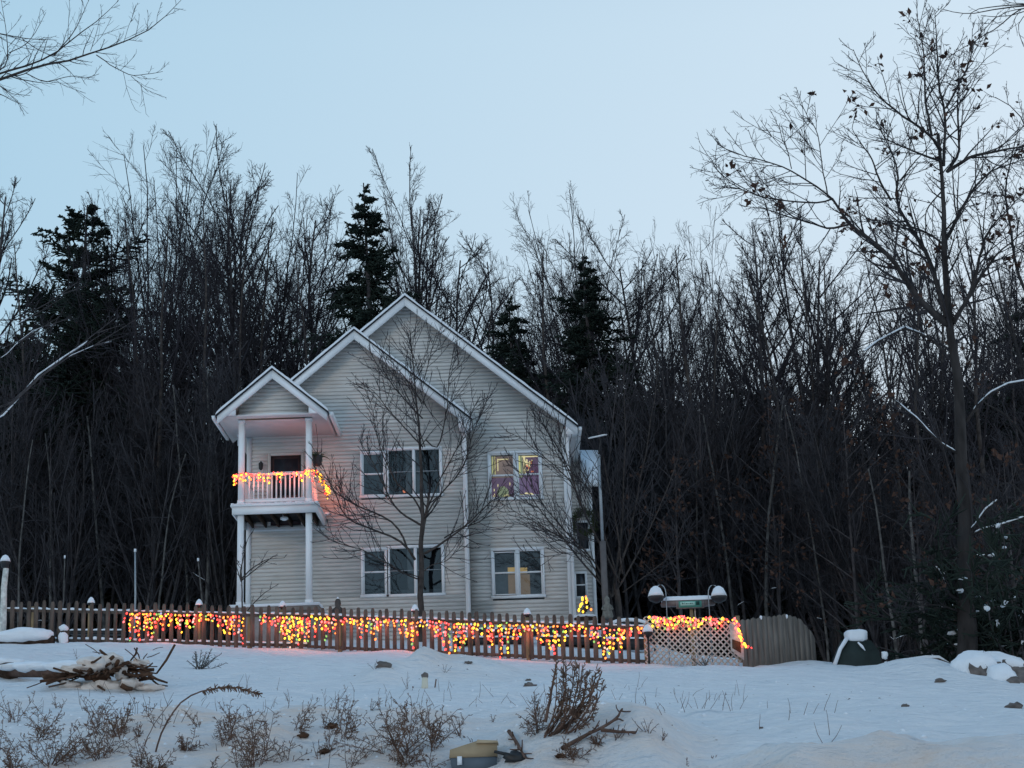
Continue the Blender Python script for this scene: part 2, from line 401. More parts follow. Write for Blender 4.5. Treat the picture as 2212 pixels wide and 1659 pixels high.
# ------------------------------------------------------------------ house
YA, YB, YC = 52.3, 51.5, 49.4          # fronts: main house, left bay, balcony
house = thing('house', 'two storey beige clapboard house with three snow edged gables and a front balcony', 'house', (-3.2, 51.5, 8.5))
HL = np.array([-3.2, 51.5, 8.5])
_old_obj = Geo.obj
def hobj(g, name, m, parent=house, smooth=False, **kw):        # house parts are given in world places
    v = [a - HL for a in g.v]; g.v = v
    return g.obj(name, m, parent, smooth, **kw)
SL = .835
RSIDE = random.Random(2)
M_SIDES = [M_SIDE, mat('clapboard_vinyl_b', (0.63, 0.62, 0.59), .6, .3, 1.6, .13, .25, 40, stretch=(1, 1, 4)), mat('clapboard_vinyl_c', (0.68, 0.665, 0.635), .6, .3, 2.1, .13, .25, 40, stretch=(1, 1, 4))]
def wall(name, zmin, zmax, span, yf, holes, pitch=.115, th=.032):
    back = Geo()
    w = None
    boards = []
    z = zmin
    while z < zmax - .02:
        z1 = min(z + pitch, zmax)
        a0, a1 = span(z), span(z1)
        if a0 is None: break
        if a1 is None: a1 = ((a0[0] + a0[1]) / 2,) * 2
        cuts = [(max(h[0], -99), h[1]) for h in holes if h[2] < z1 - .03 and h[3] > z + .03]
        segs = [[a0[0], a0[1], a1[0], a1[1]]]
        for c0, c1 in sorted(cuts):
            ns = []
            for s0, s1, t0, t1 in segs:
                if c1 <= s0 or c0 >= s1: ns.append([s0, s1, t0, t1]); continue
                if c0 > s0: ns.append([s0, c0, t0, c0])
                if c1 < s1: ns.append([c1, s1, c1, t1])
            segs = ns
        g = Geo()
        for s0, s1, t0, t1 in segs:
            if s1 - s0 < .02: continue
            yo = yf - th; yi = yf - .004
            v = [(s0, yo, z), (s1, yo, z), (t1, yi, z1), (t0, yi, z1), (s0, yf + .05, z), (s1, yf + .05, z), (t1, yf + .05, z1), (t0, yf + .05, z1)]
            g.add(v, [(0, 1, 2, 3), (0, 4, 5, 1), (3, 2, 6, 7), (0, 3, 7, 4), (1, 5, 6, 2), (4, 7, 6, 5)])
            boards.append(g); g = Geo()
        z = z1
    w = hobj(boards[0], name, M_SIDE)
    for g in boards[1:]: hobj(g, 'clapboard', M_SIDES[RSIDE.choice((0, 0, 0, 1, 2))], w)
    return w
APK, ARE = (-3.19, 19.19), 1.89        # peaks and eave ends: x, z of the roof line
BPK, BRE = (-4.68, 17.92), -1.26
CPK = (-6.84, 16.16)
CHW = 1.56
WA = (-7.94, 1.57); WB = (-7.92, -1.42); WC = (-7.84, -5.76)
def gspan(w, pk, low):
    def f(z):
        k = (pk[1] - z) / SL
        if k <= .02: return None
        return max(w[0], pk[0] - k), min(w[1], pk[0] + k)
    return f
# window list: kind of unit with sashes as (x0, x1, z0, z1)
WIN = [
 dict(lab='upper narrow double hung window of the left bay', y=YB, s=[(-4.50, -3.86, 12.90, 14.17)], k='dark'),
 dict(lab='upper wide twin window of the left bay', y=YB, s=[(-3.74, -3.02, 12.89, 14.25), (-2.95, -2.22, 12.89, 14.25)], k='dark2'),
 dict(lab='lower narrow double hung window of the left bay', y=YB, s=[(-4.50, -3.86, 9.95, 11.26)], k='dark'),
 dict(lab='lower wide twin window of the left bay', y=YB, s=[(-3.74, -3.02, 9.94, 11.30), (-2.95, -2.22, 9.94, 11.30)], k='dark2'),
 dict(lab='lit window with purple blinds and yellow curtain, upper right', y=YA, s=[(-0.74, -0.02, 12.87, 14.22), (0.09, 0.74, 12.91, 14.20)], k='lit'),
 dict(lab='lower right window with a lit yellow cabinet behind the glass', y=YA, s=[(-0.72, -0.07, 9.95, 11.24), (0.03, 0.70, 9.92, 11.27)], k='cab'),
]
holesB, holesA = [], []
for w_ in WIN:
    xs_ = [c for s_ in w_['s'] for c in s_[:2]]; z0_ = min(s_[2] for s_ in w_['s']); z1_ = max(s_[3] for s_ in w_['s'])
    (holesB if w_['y'] == YB else holesA).append((min(xs_) - .05, max(xs_) + .05, z0_ - .05, z1_ + .05))
DOOR = (-7.22, -6.32, 12.1, 14.2)
holesB.append((DOOR[0] - .02, DOOR[1] + .02, DOOR[2], DOOR[3] + .02))
wall('wall', 8.3, APK[1] - .2, gspan(WA, (APK[0], APK[1] - .12), 0), YA, holesA + [(-9, -1.5, 0, 15.5)])
wall('wall', 8.3, BPK[1] - .2, gspan(WB, (BPK[0], BPK[1] - .12), 0), YB, holesB)
wall('gable_wall', 14.9, CPK[1] - .2, gspan(WC, (CPK[0], CPK[1] - .12), 0), YC, [])
# side walls
g = Geo()
z = 8.3
while z < 15.0:
    g.box(WA[1] - .04, WA[1] - .005 * (1 + (int(z / .112) % 2)), YA + .06, 62, z, z + .11); z += .112
hobj(g, 'side_wall', M_SIDE, kind='stuff')
hobj(B(WA[0], WA[0] + .04, YB + .06, 62, 8.3, 15.0), 'side_wall', M_SIDE)
hobj(B(WB[1] - .03, WB[1], YB + .052, YA - .03, 8.3, 15.1), 'side_wall', M_SIDE)
hobj(B(WA[0], WA[1], 61.9, 62, 8.3, 15.0), 'back_wall', M_SIDE)
hobj(B(-7.9, 1.5, YA + 1.6, YA + 1.65, 8.4, 15.0), 'inner_wall', M_ROOM)
hobj(B(-7.9, 1.5, YA + .1, 61.8, 11.75, 11.85), 'inner_floor', M_ROOM)
hobj(B(-7.9, 1.5, YB + .1, 61.8, 8.35, 8.42), 'inner_floor', M_ROOM)

def roof(pk, xl, xr, yf, yb, rake=.27, returns=None):
    """two slopes: shingles, white rake boards, soffit deck and a skin of snow"""
    for sgn, xe in ((-1, xl), (1, xr)):
        L = abs(xe - pk[0]); ze = pk[1] - SL * L
        def band(o0, o1, y0, y1, ext=0.0):
            xe2 = xe + sgn * ext; ze2 = pk[1] - SL * (L + ext)
            return Geo().prism([(pk[0], pk[1] + o1), (xe2, ze2 + o1), (xe2, ze2 + o0), (pk[0], pk[1] + o0)], y0, y1)
        hobj(band(-.045, 0, yf - .07, yb, .05), 'roof_shingles', M_SHING)
        hobj(band(-rake - .045, -.048, yf - .035, yf), 'rake_board', M_WHITE)
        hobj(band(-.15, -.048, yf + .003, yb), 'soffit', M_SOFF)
        # snow: lumpy skin
        n = 40; m = 10; v = []
        for j in range(m + 1):
            for i in range(n + 1):
                t = i / n; x = pk[0] + (xe + sgn * .04 - pk[0]) * t
                y = (yf - .09) + (yb - yf + .09) * (j / m) ** 2
                th = .075 + .03 * noise.noise(Vector((x * 2.2, y * 1.7, pk[0]))) + .02 * noise.noise(Vector((x * 6, y * 3, 4)))
                if i == n: th *= .5
                v.append((x, y, pk[1] - SL * abs(x - pk[0]) + th))
        top = len(v)
        for j in range(m + 1):
            for i in range(n + 1):
                x, y, _ = v[j * (n + 1) + i]; v.append((x, y, pk[1] - SL * abs(x - pk[0]) + .003))
        q = []
        for j in range(m):
            for i in range(n):
                a = j * (n + 1) + i
                q += [(a, a + 1, a + n + 2, a + n + 1)]
        for i in range(n): q.append((i, top + i, top + i + 1, i + 1))
        for j in range(m):
            a = j * (n + 1) + n; q.append((a, a + n + 1, top + a + n + 1, top + a))
        hobj(Geo().add(v, q), 'roof_snow', M_SNOWP, smooth=False)
roof(APK, -8.27, ARE, YA - .42, 62.4)
roof(BPK, -8.16, BRE, YB - .42, 56.5)
roof(CPK, CPK[0] - CHW, CPK[0] + CHW, YC - .4, YB + .3, .25)
# gutters and eave fascias
def gutter(x, z, y0, y1, s):
    hobj(Geo().prism([(x, z), (x + s * .11, z), (x + s * .09, z - .11), (x, z - .11)], y0, y1), 'gutter', M_WHITE)
zeA = APK[1] - SL * (ARE - APK[0]); gutter(ARE + .06, zeA - .06, YA - .4, 62.3, 1)
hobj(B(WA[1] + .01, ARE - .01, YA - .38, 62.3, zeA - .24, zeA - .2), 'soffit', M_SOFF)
hobj(B(ARE - .01, ARE + .03, YA - .4, 62.3, zeA - .25, zeA - .05), 'fascia', M_WHITE)
zeC = CPK[1] - SL * CHW
gutter(CPK[0] + CHW + .06, zeC - .03, YC - .38, YB - .03, 1); gutter(CPK[0] - CHW - .06, zeC - .03, YC - .38, YB - .03, -1)
hobj(B(CPK[0] + CHW - .0, CPK[0] + CHW + .03, YC - .38, YB - .03, 14.80, zeC - .05), 'fascia', M_WHITE)
hobj(B(CPK[0] - CHW - .03, CPK[0] - CHW, YC - .38, YB - .03, 14.80, zeC - .05), 'fascia', M_WHITE)
hobj(B(CPK[0] - CHW, CPK[0] + CHW, YC - .36, YB - .03, 14.78, 14.82), 'porch_ceiling', mat('porch_ceiling_paint', (.72, .66, .66), .6, .3, 3, .06))
for s in (-1, 1):       # boxed cornice returns at the ends of the porch gable
    x0 = CPK[0] + s * CHW; x1 = CPK[0] + s * (CHW - .52)
    hobj(Geo().prism([(x0, zeC - .04), (x1, zeC + SL * .52 - .3), (x1, 14.80), (x0, 14.80)], YC - .415, YC - .34), 'cornice_return', M_WHITE)
hobj(B(WC[0] - .02, WC[1] + .02, YC - .09, YC + .08, 14.78, 14.93), 'porch_beam', M_WHITE)
# boxed return of the bay roof
zeB = BPK[1] - SL * (BRE - BPK[0])
hobj(Geo().prism([(BRE + .03, zeB - .05), (BRE - .36, zeB + SL * .36 - .12), (BRE - .36, zeB - .34), (BRE + .03, zeB - .34)], YB - .45, YB - .02), 'cornice_return', M_WHITE)
hobj(Geo().prism([(ARE + .02, zeA - .06), (ARE - .33, zeA + SL * .33 - .1), (ARE - .33, zeA - .3), (ARE + .02, zeA - .3)], YA - .45, YA - .02), 'cornice_return', M_WHITE)
# corner boards, downspouts
def corner(x0, x1, yf, z0, z1): hobj(B(x0, x1, yf - .045, yf + .05, z0, z1), 'corner_board', M_WHITE)
corner(WB[1] - .12, WB[1] + .01, YB, 8.4, 15.0); corner(WB[0] - .01, WB[0] + .13, YB, 8.4, 14.77); corner(WA[1] - .12, WA[1] + .01, YA, 8.4, 14.9)
hobj(Geo().tube([(WB[1] + .05, YB - .1, 15.0), (WB[1] - .04, YB - .1, 14.5), (WB[1] - .04, YB - .1, 8.7)], .045, 8), 'downspout', M_WHITE)
hobj(Geo().tube([(WA[1] + .2, YA - .15, 15.0), (WA[1] + .04, YA - .1, 14.6), (WA[1] + .04, YA - .1, 8.6)], .05, 8), 'downspout', M_WHITE)
# windows
def glass_mat():
    m = bpy.data.materials.new('window_glass'); m.use_nodes = True
    n, l = m.node_tree.nodes, m.node_tree.links; n.clear()
    o = n.new('ShaderNodeOutputMaterial'); mixs = n.new('ShaderNodeMixShader'); tr = n.new('ShaderNodeBsdfTransparent'); gl = n.new('ShaderNodeBsdfGlossy')
    gl.inputs['Roughness'].default_value = .03; gl.inputs['Color'].default_value = (.8, .88, .95, 1); tr.inputs[0].default_value = (.66, .7, .72, 1)
    geo = n.new('ShaderNodeNewGeometry'); no = n.new('ShaderNodeTexNoise'); no.inputs['Scale'].default_value = 1.1; bp = n.new('ShaderNodeBump'); bp.inputs['Strength'].default_value = .25; bp.inputs['Distance'].default_value = .02
    l.new(geo.outputs['Position'], no.inputs['Vector']); l.new(no.outputs['Fac'], bp.inputs['Height']); l.new(bp.outputs[0], gl.inputs['Normal'])
    fr = n.new('ShaderNodeFresnel'); fr.inputs[0].default_value = 1.5; mr = n.new('ShaderNodeMath'); mr.operation = 'MULTIPLY_ADD'; mr.inputs[1].default_value = 1.2; mr.inputs[2].default_value = .02
    l.new(fr.outputs[0], mr.inputs[0]); l.new(mr.outputs[0], mixs.inputs[0]); l.new(tr.outputs[0], mixs.inputs[1]); l.new(gl.outputs[0], mixs.inputs[2]); l.new(mixs.outputs[0], o.inputs[0])
    return m
M_GLASS = glass_mat()
def lit(name, c, e, s): return mat(name, c, .9, .1, 6, .3, emit=e, strength=s)
def QUAD(x0, x1, y, z0, z1): return Geo().add([(x0, y, z0), (x1, y, z0), (x1, y, z1), (x0, y, z1)], [(0, 1, 2, 3)])
L_PURP = lit('lit_purple_wall', (.16, .09, .16), (.22, .10, .20), .42)
L_PURP2 = lit('lit_violet_blind', (.2, .12, .25), (.28, .17, .33), .48)
L_BROWN = lit('lit_brown_wall', (.25, .18, .15), (.34, .22, .18), .5)
L_YEL = lit('lit_curtain_yellow', (.5, .5, .2), (.85, .80, .30), .75)
L_GRN = lit('lit_curtain_green', (.3, .35, .2), (.38, .42, .22), .5)
L_CREAM = lit('lit_cream', (.6, .55, .35), (.95, .80, .40), .9)
L_RED = lit('lit_red_ornament', (.6, .2, .1), (.9, .25, .12), .9)
L_CAB = lit('lit_cabinet', (.5, .35, .12), (.62, .40, .12), .62)
L_CAB2 = lit('lit_cabinet_shade', (.3, .2, .12), (.24, .16, .09), .55)
L_DIM = lit('dim_room', (.05, .065, .08), (.05, .07, .09), .14)
L_DIM2 = lit('dim_curtain', (.15, .18, .2), (.10, .13, .16), .11)
for w_ in WIN:
    y = w_['y']; S_ = w_['s']
    x0 = min(s[0] for s in S_); x1 = max(s[1] for s in S_); z0 = min(s[2] for s in S_); z1 = max(s[3] for s in S_)
    t = .075
    fr = Geo()
    fr.box(x0 - t, x1 + t, y - .05, y + .03, z1, z1 + t)
    fr.box(x0 - t - .02, x1 + t + .02, y - .075, y + .03, z0 - t, z0)
    fr.box(x0 - t, x0, y - .048, y + .03, z0 + .001, z1 - .001); fr.box(x1, x1 + t, y - .048, y + .03, z0 + .001, z1 - .001)
    for a, b_ in zip(S_[:-1], S_[1:]): fr.box(a[1], b_[0], y - .052, y + .03, z0 + .001, z1 - .001)
    F = hobj(fr, 'window', M_WHITE, label=w_['lab'])
    for k, (a, b_, c, d) in enumerate(S_):
        zm = c + (d - c) * .51
        wide = w_['k'] == 'dark2'
        sg = Geo(); q = .028 if not wide else .012
        sg.box(a, a + q, y - .02, y + .05, c, d); sg.box(b_ - q, b_, y - .02, y + .05, c, d)
        sg.box(a + q, b_ - q, y - .02, y + .05, c, c + q); sg.box(a + q, b_ - q, y - .02, y + .05, d - q, d)
        hobj(sg, 'sash', M_WHITE, F)
        m_ = M_WHITE if not wide else M_METAL
        hobj(B(a + q, b_ - q, y - .03, y + .045, zm - (.022 if not wide else .012), zm + (.022 if not wide else .008)), 'meeting_rail', m_, F)
        hobj(QUAD(a + q, b_ - q, y + .012, c + q, zm - .02), 'pane', M_GLASS, F)
        hobj(QUAD(a + q, b_ - q, y + .022, zm + .02, d - q), 'pane', M_GLASS, F)
        # niche of the room behind: five sides
        rm = Geo(); D_ = .55
        rm.box(a - .05, b_ + .05, y + D_, y + D_ + .02, c - .05, d + .05)
        rm.box(a - .07, a - .05, y + .06, y + D_, c - .05, d + .05); rm.box(b_ + .05, b_ + .07, y + .06, y + D_, c - .05, d + .05)
        rm.box(a - .05, b_ + .05, y + .06, y + D_, c - .07, c - .05); rm.box(a - .05, b_ + .05, y + .06, y + D_, d + .05, d + .07)
        hobj(rm, 'room', L_DIM if w_['k'] in ('dark', 'cab') else M_ROOM, F)
        W_ = b_ - a; Hh = d - c
        if w_['k'] == 'dark':
            hobj(B(a + .03, b_ - .03, y + .12, y + .125, c + Hh * .82, d), 'blind', L_DIM2, F)
            hobj(B(a + .02, b_ - .02, y + .12, y + .14, c + Hh * .795, c + Hh * .815), 'blind_rail', L_DIM2, F)
        if w_['k'] == 'dark2':
            hobj(B(a + W_ * (.04 if k else .70), a + W_ * (.26 if k else .97), y + .16, y + .2, c, d), 'curtain', L_DIM2, F)
            hobj(B(a, b_, y + .2, y + .24, c, c + Hh * .12), 'sill_shelf', L_DIM, F)
        if w_['k'] == 'lit':
            hobj(B(a, b_, y + .30, y + .31, zm, d), 'far_wall', L_BROWN if k == 0 else L_PURP, F)
            hobj(B(a, b_, y + .28, y + .29, c, zm - .01), 'blind', L_PURP if k == 0 else L_PURP2, F)
            if k == 0:
                for xx, ww, mm in ((.09, .02, L_YEL), (.14, .015, L_GRN), (.19, .02, L_YEL), (.05, .03, L_GRN)):
                    hobj(B(a + W_ * xx, a + W_ * xx + ww, y + .15, y + .17, zm - .0, d - .03), 'curtain_fold', mm, F)
                hobj(B(a + W_ * .30, a + W_ * .34, y + .25, y + .26, zm + .2, d - .08), 'door_edge', L_CREAM, F)
                hobj(B(a + W_ * .34, a + W_ * .78, y + .25, y + .26, d - .12, d - .09), 'door_edge', L_CREAM, F)
                for xx, zz in ((.14, .42), (.3, .62), (.8, .68), (.15, .2), (.1, .12)):
                    hobj(Geo().blob((a + W_ * xx, y + .2, c + (zm - c) * zz), .015, .01, .05, 3), 'ornament', L_CREAM, F)
                hobj(Geo().blob((a + W_ * .5, y + .2, c + .16), .17, .05, .25, 3), 'plant', L_GRN, F)
            else:
                hobj(B(a + .01, a + W_ * .22, y + .15, y + .17, zm - .05, d - .02), 'curtain', L_GRN, F)
                hobj(B(a + W_ * .24, a + W_ * .36, y + .15, y + .16, zm + .02, d - .02), 'curtain_fold', L_CREAM, F)
                hobj(B(a + W_ * .05, a + W_ * .12, y + .14, y + .15, zm + .02, d - .02), 'curtain_fold', L_YEL, F)
                hobj(B(a + W_ * .2, b_ - .03, y + .14, y + .15, d - .07, d - .03), 'valance', L_CREAM, F)
                for q_ in range(16):
                    rr = random.Random(q_); hobj(Geo().blob((a + W_ * rr.uniform(.36, .68), y + .18, zm + rr.uniform(.12, .48)), rr.uniform(.02, .05), .02, rr.uniform(.02, .06), q_), 'ornament', (L_RED, L_CREAM, L_CREAM)[q_ % 3], F)
            for q_ in range(7):
                rr = random.Random(q_ + 30 + k); hobj(Geo().blob((a + W_ * rr.uniform(.1 if k else .55, .9), y + .1, c + .05 + rr.uniform(0, .05)), rr.uniform(.03, .06), .02, .025, q_), 'ornament', L_CREAM, F)
        if w_['k'] == 'cab':
            if k == 0:
                hobj(B(b_ - .24, b_ - .01, y + .35, y + .4, zm + .03, c + Hh * .68), 'cabinet', L_CAB, F)
                hobj(B(b_ - .24, b_ - .01, y + .36, y + .4, c, zm), 'cabinet', L_CAB2, F)
                hobj(B(a, b_ - .25, y + .3, y + .32, c, zm), 'curtain', L_DIM2, F)
            else:
                hobj(B(a + .01, a + .24, y + .35, y + .4, zm + .03, c + Hh * .66), 'cabinet', L_CAB, F)
                hobj(B(a + .01, a + .31, y + .36, y + .4, c, zm), 'cabinet', L_CAB2, F)
# small red decoration behind the upper twin window
hobj(Geo().blob((-3.28, YB + .1, 13.02), .05, .03, .05, 5), 'ornament', L_RED)
# balcony door
D0, D1, DZ0, DZ1 = DOOR
door = hobj(Geo().box(D0 - .08, D0, YB - .05, YB + .03, DZ0, DZ1 + .08).box(D1, D1 + .08, YB - .05, YB + .03, DZ0, DZ1 + .08).box(D0, D1, YB - .05, YB + .03, DZ1, DZ1 + .08), 'door_frame', M_SIDE)
hobj(B(D0, D1, YB + .02, YB + .06, DZ0, DZ1), 'door', mat('door_brown', (.07, .045, .05), .5, .3, 5, .3), door)
hobj(B(D0 + .1, D1 - .1, YB - .0, YB + .018, DZ0 + .9, DZ1 - .1), 'pane', mat('door_pane', (.02, .025, .035), .15, .5), door)
hobj(Geo().box(D0 + .28, D0 + .86, YB - .1, YB - .08, DZ0 + .55, DZ0 + .58), 'door_bar', M_WHITE, door)
ln = hobj(Geo().lathe([(.0, .14), (.07, .06), (.06, -.1), (.03, -.14)], (-7.5, YB - .1, 13.9)), 'wall_lantern', M_BLACK)
hobj(B(-7.56, -7.44, YB - .03, YB - .002, 13.76, 14.04), 'back_plate', M_WHITE, ln)
# balcony: beam, deck, joists, rail, columns
BX0, BX1 = -8.0, -5.6
hobj(Geo().box(BX0, BX1, YC - .1, YC - .05, 12.0, 12.22).box(BX0 + .0, BX0 + .05, YC - .05, YB - .03, 12.0, 12.22).box(BX1 - .05, BX1, YC - .05, YB - .03, 12.0, 12.22), 'balcony_beam', M_WHITE)
hobj(B(BX0 - .04, BX1 + .04, YC - .15, YB - .03, 12.222, 12.27), 'balcony_deck', M_WHITE)
sg = Geo()
for i in range(30):
    x = BX0 - .03 + i * (BX1 - BX0 + .06) / 30
    sg.box(x, x + (BX1 - BX0 + .06) / 30 - .001, YC - .14, YC + .35, 12.272, 12.30 + .02 * random.Random(i).random())
hobj(sg, 'ledge_snow', M_SNOWP)
for i in range(6): hobj(B(BX0 + .25 + i * .38, BX0 + .30 + i * .38, YC, YB - .04, 12.03, 12.2), 'joist', M_DARKW)
hobj(B(BX0 + .06, BX1 - .06, YC, YB - .04, 12.202, 12.218), 'deck_underside', mat('deck_underside_wood', (.045, .042, .045), .9, .1, 6, .5))
hobj(Geo().lathe([(.04, .2), (.05, .02), (.11, 0), (.12, -.05), (.05, -.09)], (-6.62, YC + .6, 12.02)), 'ceiling_light', M_WHITE)
hobj(B(WB[0] + .1, -5.62, YB - .03, YB - .005, 11.93, 11.99), 'ledger_board', M_WHITE)
for x in (-7.85, -5.93):
    c = hobj(Geo().box(x, x + .165, YC - .02, YC + .145, 12.31, 14.776).box(x - .02, x + .185, YC - .04, YC + .165, 14.69, 14.775), 'column', M_WHITE)
    hobj(Geo().box(x - .015, x + .18, YC - .035, YC + .16, 12.305, 12.42), 'column_base', M_WHITE, c)
    c = hobj(B(x - .005, x + .165, YC - .02, YC + .15, 9.53, 11.998), 'column', M_WHITE)
    hobj(Geo().box(x - .025, x + .19, YC - .04, YC + .17, 9.45, 9.54), 'column_base', M_WHITE, c)
hobj(B(-7.66, -5.95, YC + .02, YC + .09, 13.14, 13.22), 'top_rail', M_WHITE)
hobj(B(-7.66, -5.95, YC + .02, YC + .09, 12.36, 12.44), 'bottom_rail', M_WHITE)
for x in (-7.79, -5.88):
    hobj(B(x, x + .06, YC + .2, YB - .05, 13.14, 13.22), 'top_rail', M_WHITE); hobj(B(x, x + .06, YC + .2, YB - .05, 12.36, 12.44), 'bottom_rail', M_WHITE)
    for k in range(13): hobj(B(x + .01, x + .05, YC + .28 + k * .14, YC + .32 + k * .14, 12.44, 13.14), 'baluster', M_WHITE)
for k in range(13): hobj(B(-7.56 + k * .128, -7.52 + k * .128, YC + .035, YC + .075, 12.44, 13.14), 'baluster', M_WHITE)
hobj(Geo().box(-7.66, -5.95, YC + .01, YC + .10, 12.442, 12.46), 'rail_snow', M_SNOWP)
# lower porch slab with snow, and its lattice skirt
hobj(B(-8.02, -5.55, YC - .15, YB - .02, 9.22, 9.36), 'porch_slab', mat('porch_boards', (.25, .22, .2), .8, .2, 8, .2))
hobj(Geo().box(-8.04, -5.53, YC - .17, YB - .02, 9.362, 9.44), 'slab_snow', M_SNOWP)
hobj(B(-7.95, -5.62, YC - .1, YC - .05, 8.2, 9.21), 'porch_skirt', mat('skirt_board', (.32, .28, .27), .8, .2, 8, .2))
hobj(B(-5.67, -5.62, YC - .05, YB - .03, 8.2, 9.21), 'porch_skirt', MATS['skirt_board'])
# wall bracket and hose box right of the balcony
br = hobj(Geo().tube([U(686, 1085, YB - .1), U(690, 1103, YB - .2), U(700, 1112, YB - .25), U(716, 1110, YB - .2)], .03, 6), 'bracket_arm', M_METAL)
hobj(Geo().blob(U(706, 1110, YB - .2), .09, .06, .05, 2), 'floodlight', M_WHITE, br)
# rear right wing, set back: tall narrow wall, pent roof with snow, small windows
YW = 55.0
def wx(px, py): p = U(px, py, YW); return p[0], p[2]
xw0 = 1.45; xw1 = wx(1287, 1250)[0]; zr = wx(1270, 1047)[1]
wall('wing_wall', 8.3, zr, lambda z: (xw0, xw1), YW, [])
corner(xw1 - .1, xw1, YW, 8.3, zr); corner(xw0 + .1, xw0 + .2, YW, 8.3, zr)
hobj(B(xw1 - .04, xw1, YW + .055, 60, 8.3, zr), 'side_wall', M_SIDE)
# pent roof: slopes up away from the viewer
a = U(1257, 1043, YW - .3); b_ = U(1293, 1043, YW - .3); c = U(1292, 978, YW + .9); d = U(1252, 978, YW + .9)
def slab(p, o): return [(x, y, z + o) for x, y, z in p]
P4 = [a, b_, c, d]
hobj(Geo().add(slab(P4, 0) + slab(P4, -.12), [(0, 1, 2, 3), (7, 6, 5, 4), (0, 4, 5, 1), (1, 5, 6, 2), (2, 6, 7, 3), (3, 7, 4, 0)]), 'wing_roof', M_WHITE)
hobj(Geo().add(slab(P4, .09) + slab(P4, .003), [(0, 1, 2, 3), (0, 4, 5, 1), (1, 5, 6, 2), (2, 6, 7, 3), (3, 7, 4, 0)]), 'roof_snow', M_SNOWP)
# upper rear block behind the eave
zu = zeA - .1; xu = wx(1256, 960)[0]
wall('wing_wall', zr - .2, zu, lambda z: (1.45, xu), YW + .95, [])
for (p0, p1, p2, p3, lab) in ((1247, 1272, 1130, 1186, 'small wing window under the wreath'), (1244, 1265, 1240, 1288, 'small lower window of the wing')):
    q0 = U(p0, p2, YW); q1 = U(p1, p3, YW)
    f = hobj(Geo().box(q0[0] - .07, q1[0] + .07, YW - .05, YW - .025, q0[2], q0[2] + .07).box(q0[0] - .07, q1[0] + .07, YW - .05, YW - .025, q1[2] - .07, q1[2]).box(q0[0] - .07, q0[0], YW - .05, YW - .025, q1[2], q0[2]).box(q1[0], q1[0] + .07, YW - .05, YW - .025, q1[2], q0[2]), 'window', M_WHITE, label=lab)
    hobj(B(q0[0], q1[0], YW - .035, YW - .024, q1[2], q0[2]), 'pane', mat('wing_pane', (.018, .022, .028), .12, .5), f)
    hobj(B(q0[0], q1[0], YW - .045, YW - .036, (q0[2] + q1[2]) / 2 - .02, (q0[2] + q1[2]) / 2 + .02), 'meeting_rail', M_WHITE, f)

# ------------------------------------------------------------------ plants: branch growing
def norm(v): return v / (np.linalg.norm(v, axis=-1, keepdims=True) + 1e-9)
def perp_rand(rng, D):
    r = rng.normal(size=D.shape); r -= (r * D).sum(-1, keepdims=True) * D
    return norm(r)
def run(rng, P, D, L, r0, r1, steps, wig, trop):
    """grow many branches at once; returns points and radii"""
    n = len(P); pts = [P]; d = D.copy(); p = P.copy()
    for k in range(steps):
        d = norm(d + rng.normal(size=d.shape) * wig + np.array([0, 0, trop]))
        p = p + d * (L / steps)[:, None]; pts.append(p)
    R_ = r0[:, None] + (r1 - r0)[:, None] * np.linspace(0, 1, steps + 1)[None]
    return np.stack(pts, 1), R_
def spawn(rng, P, Rr, m, t0, t1, ang, angv, Lf, plane=None, tpow=1.0):
    """m children on each parent polyline"""
    n, N, _ = P.shape
    t = t0 + (t1 - t0) * (np.arange(m)[None, :] + rng.uniform(size=(n, m))) / m
    t = t ** tpow
    f = t * (N - 1); i = np.clip(f.astype(int), 0, N - 2); a = (f - i)
    ii = np.arange(n)[:, None]
    p = P[ii, i] * (1 - a)[..., None] + P[ii, i + 1] * a[..., None]
    r = Rr[ii, i] * (1 - a) + Rr[ii, i + 1] * a
    T = norm(P[ii, i + 1] - P[ii, i])
    q = perp_rand(rng, T.reshape(-1, 3))
    if plane is not None: q = norm(q * plane); 
    an = np.radians(ang + rng.normal(size=n * m) * angv)
    T = T.reshape(-1, 3)
    d = norm(T * np.cos(an)[:, None] + q * np.sin(an)[:, None])
    plen = np.linalg.norm(np.diff(P, axis=1), axis=2).sum(1)
    L = np.repeat(plen, m) * Lf(t.ravel()) * rng.uniform(.65, 1.25, n * m)
    return p.reshape(-1, 3), d, L, r.reshape(-1)
def keep_len(P, D, L, r, mn):
    k = L > mn
    return P[k], D[k], L[k], r[k]
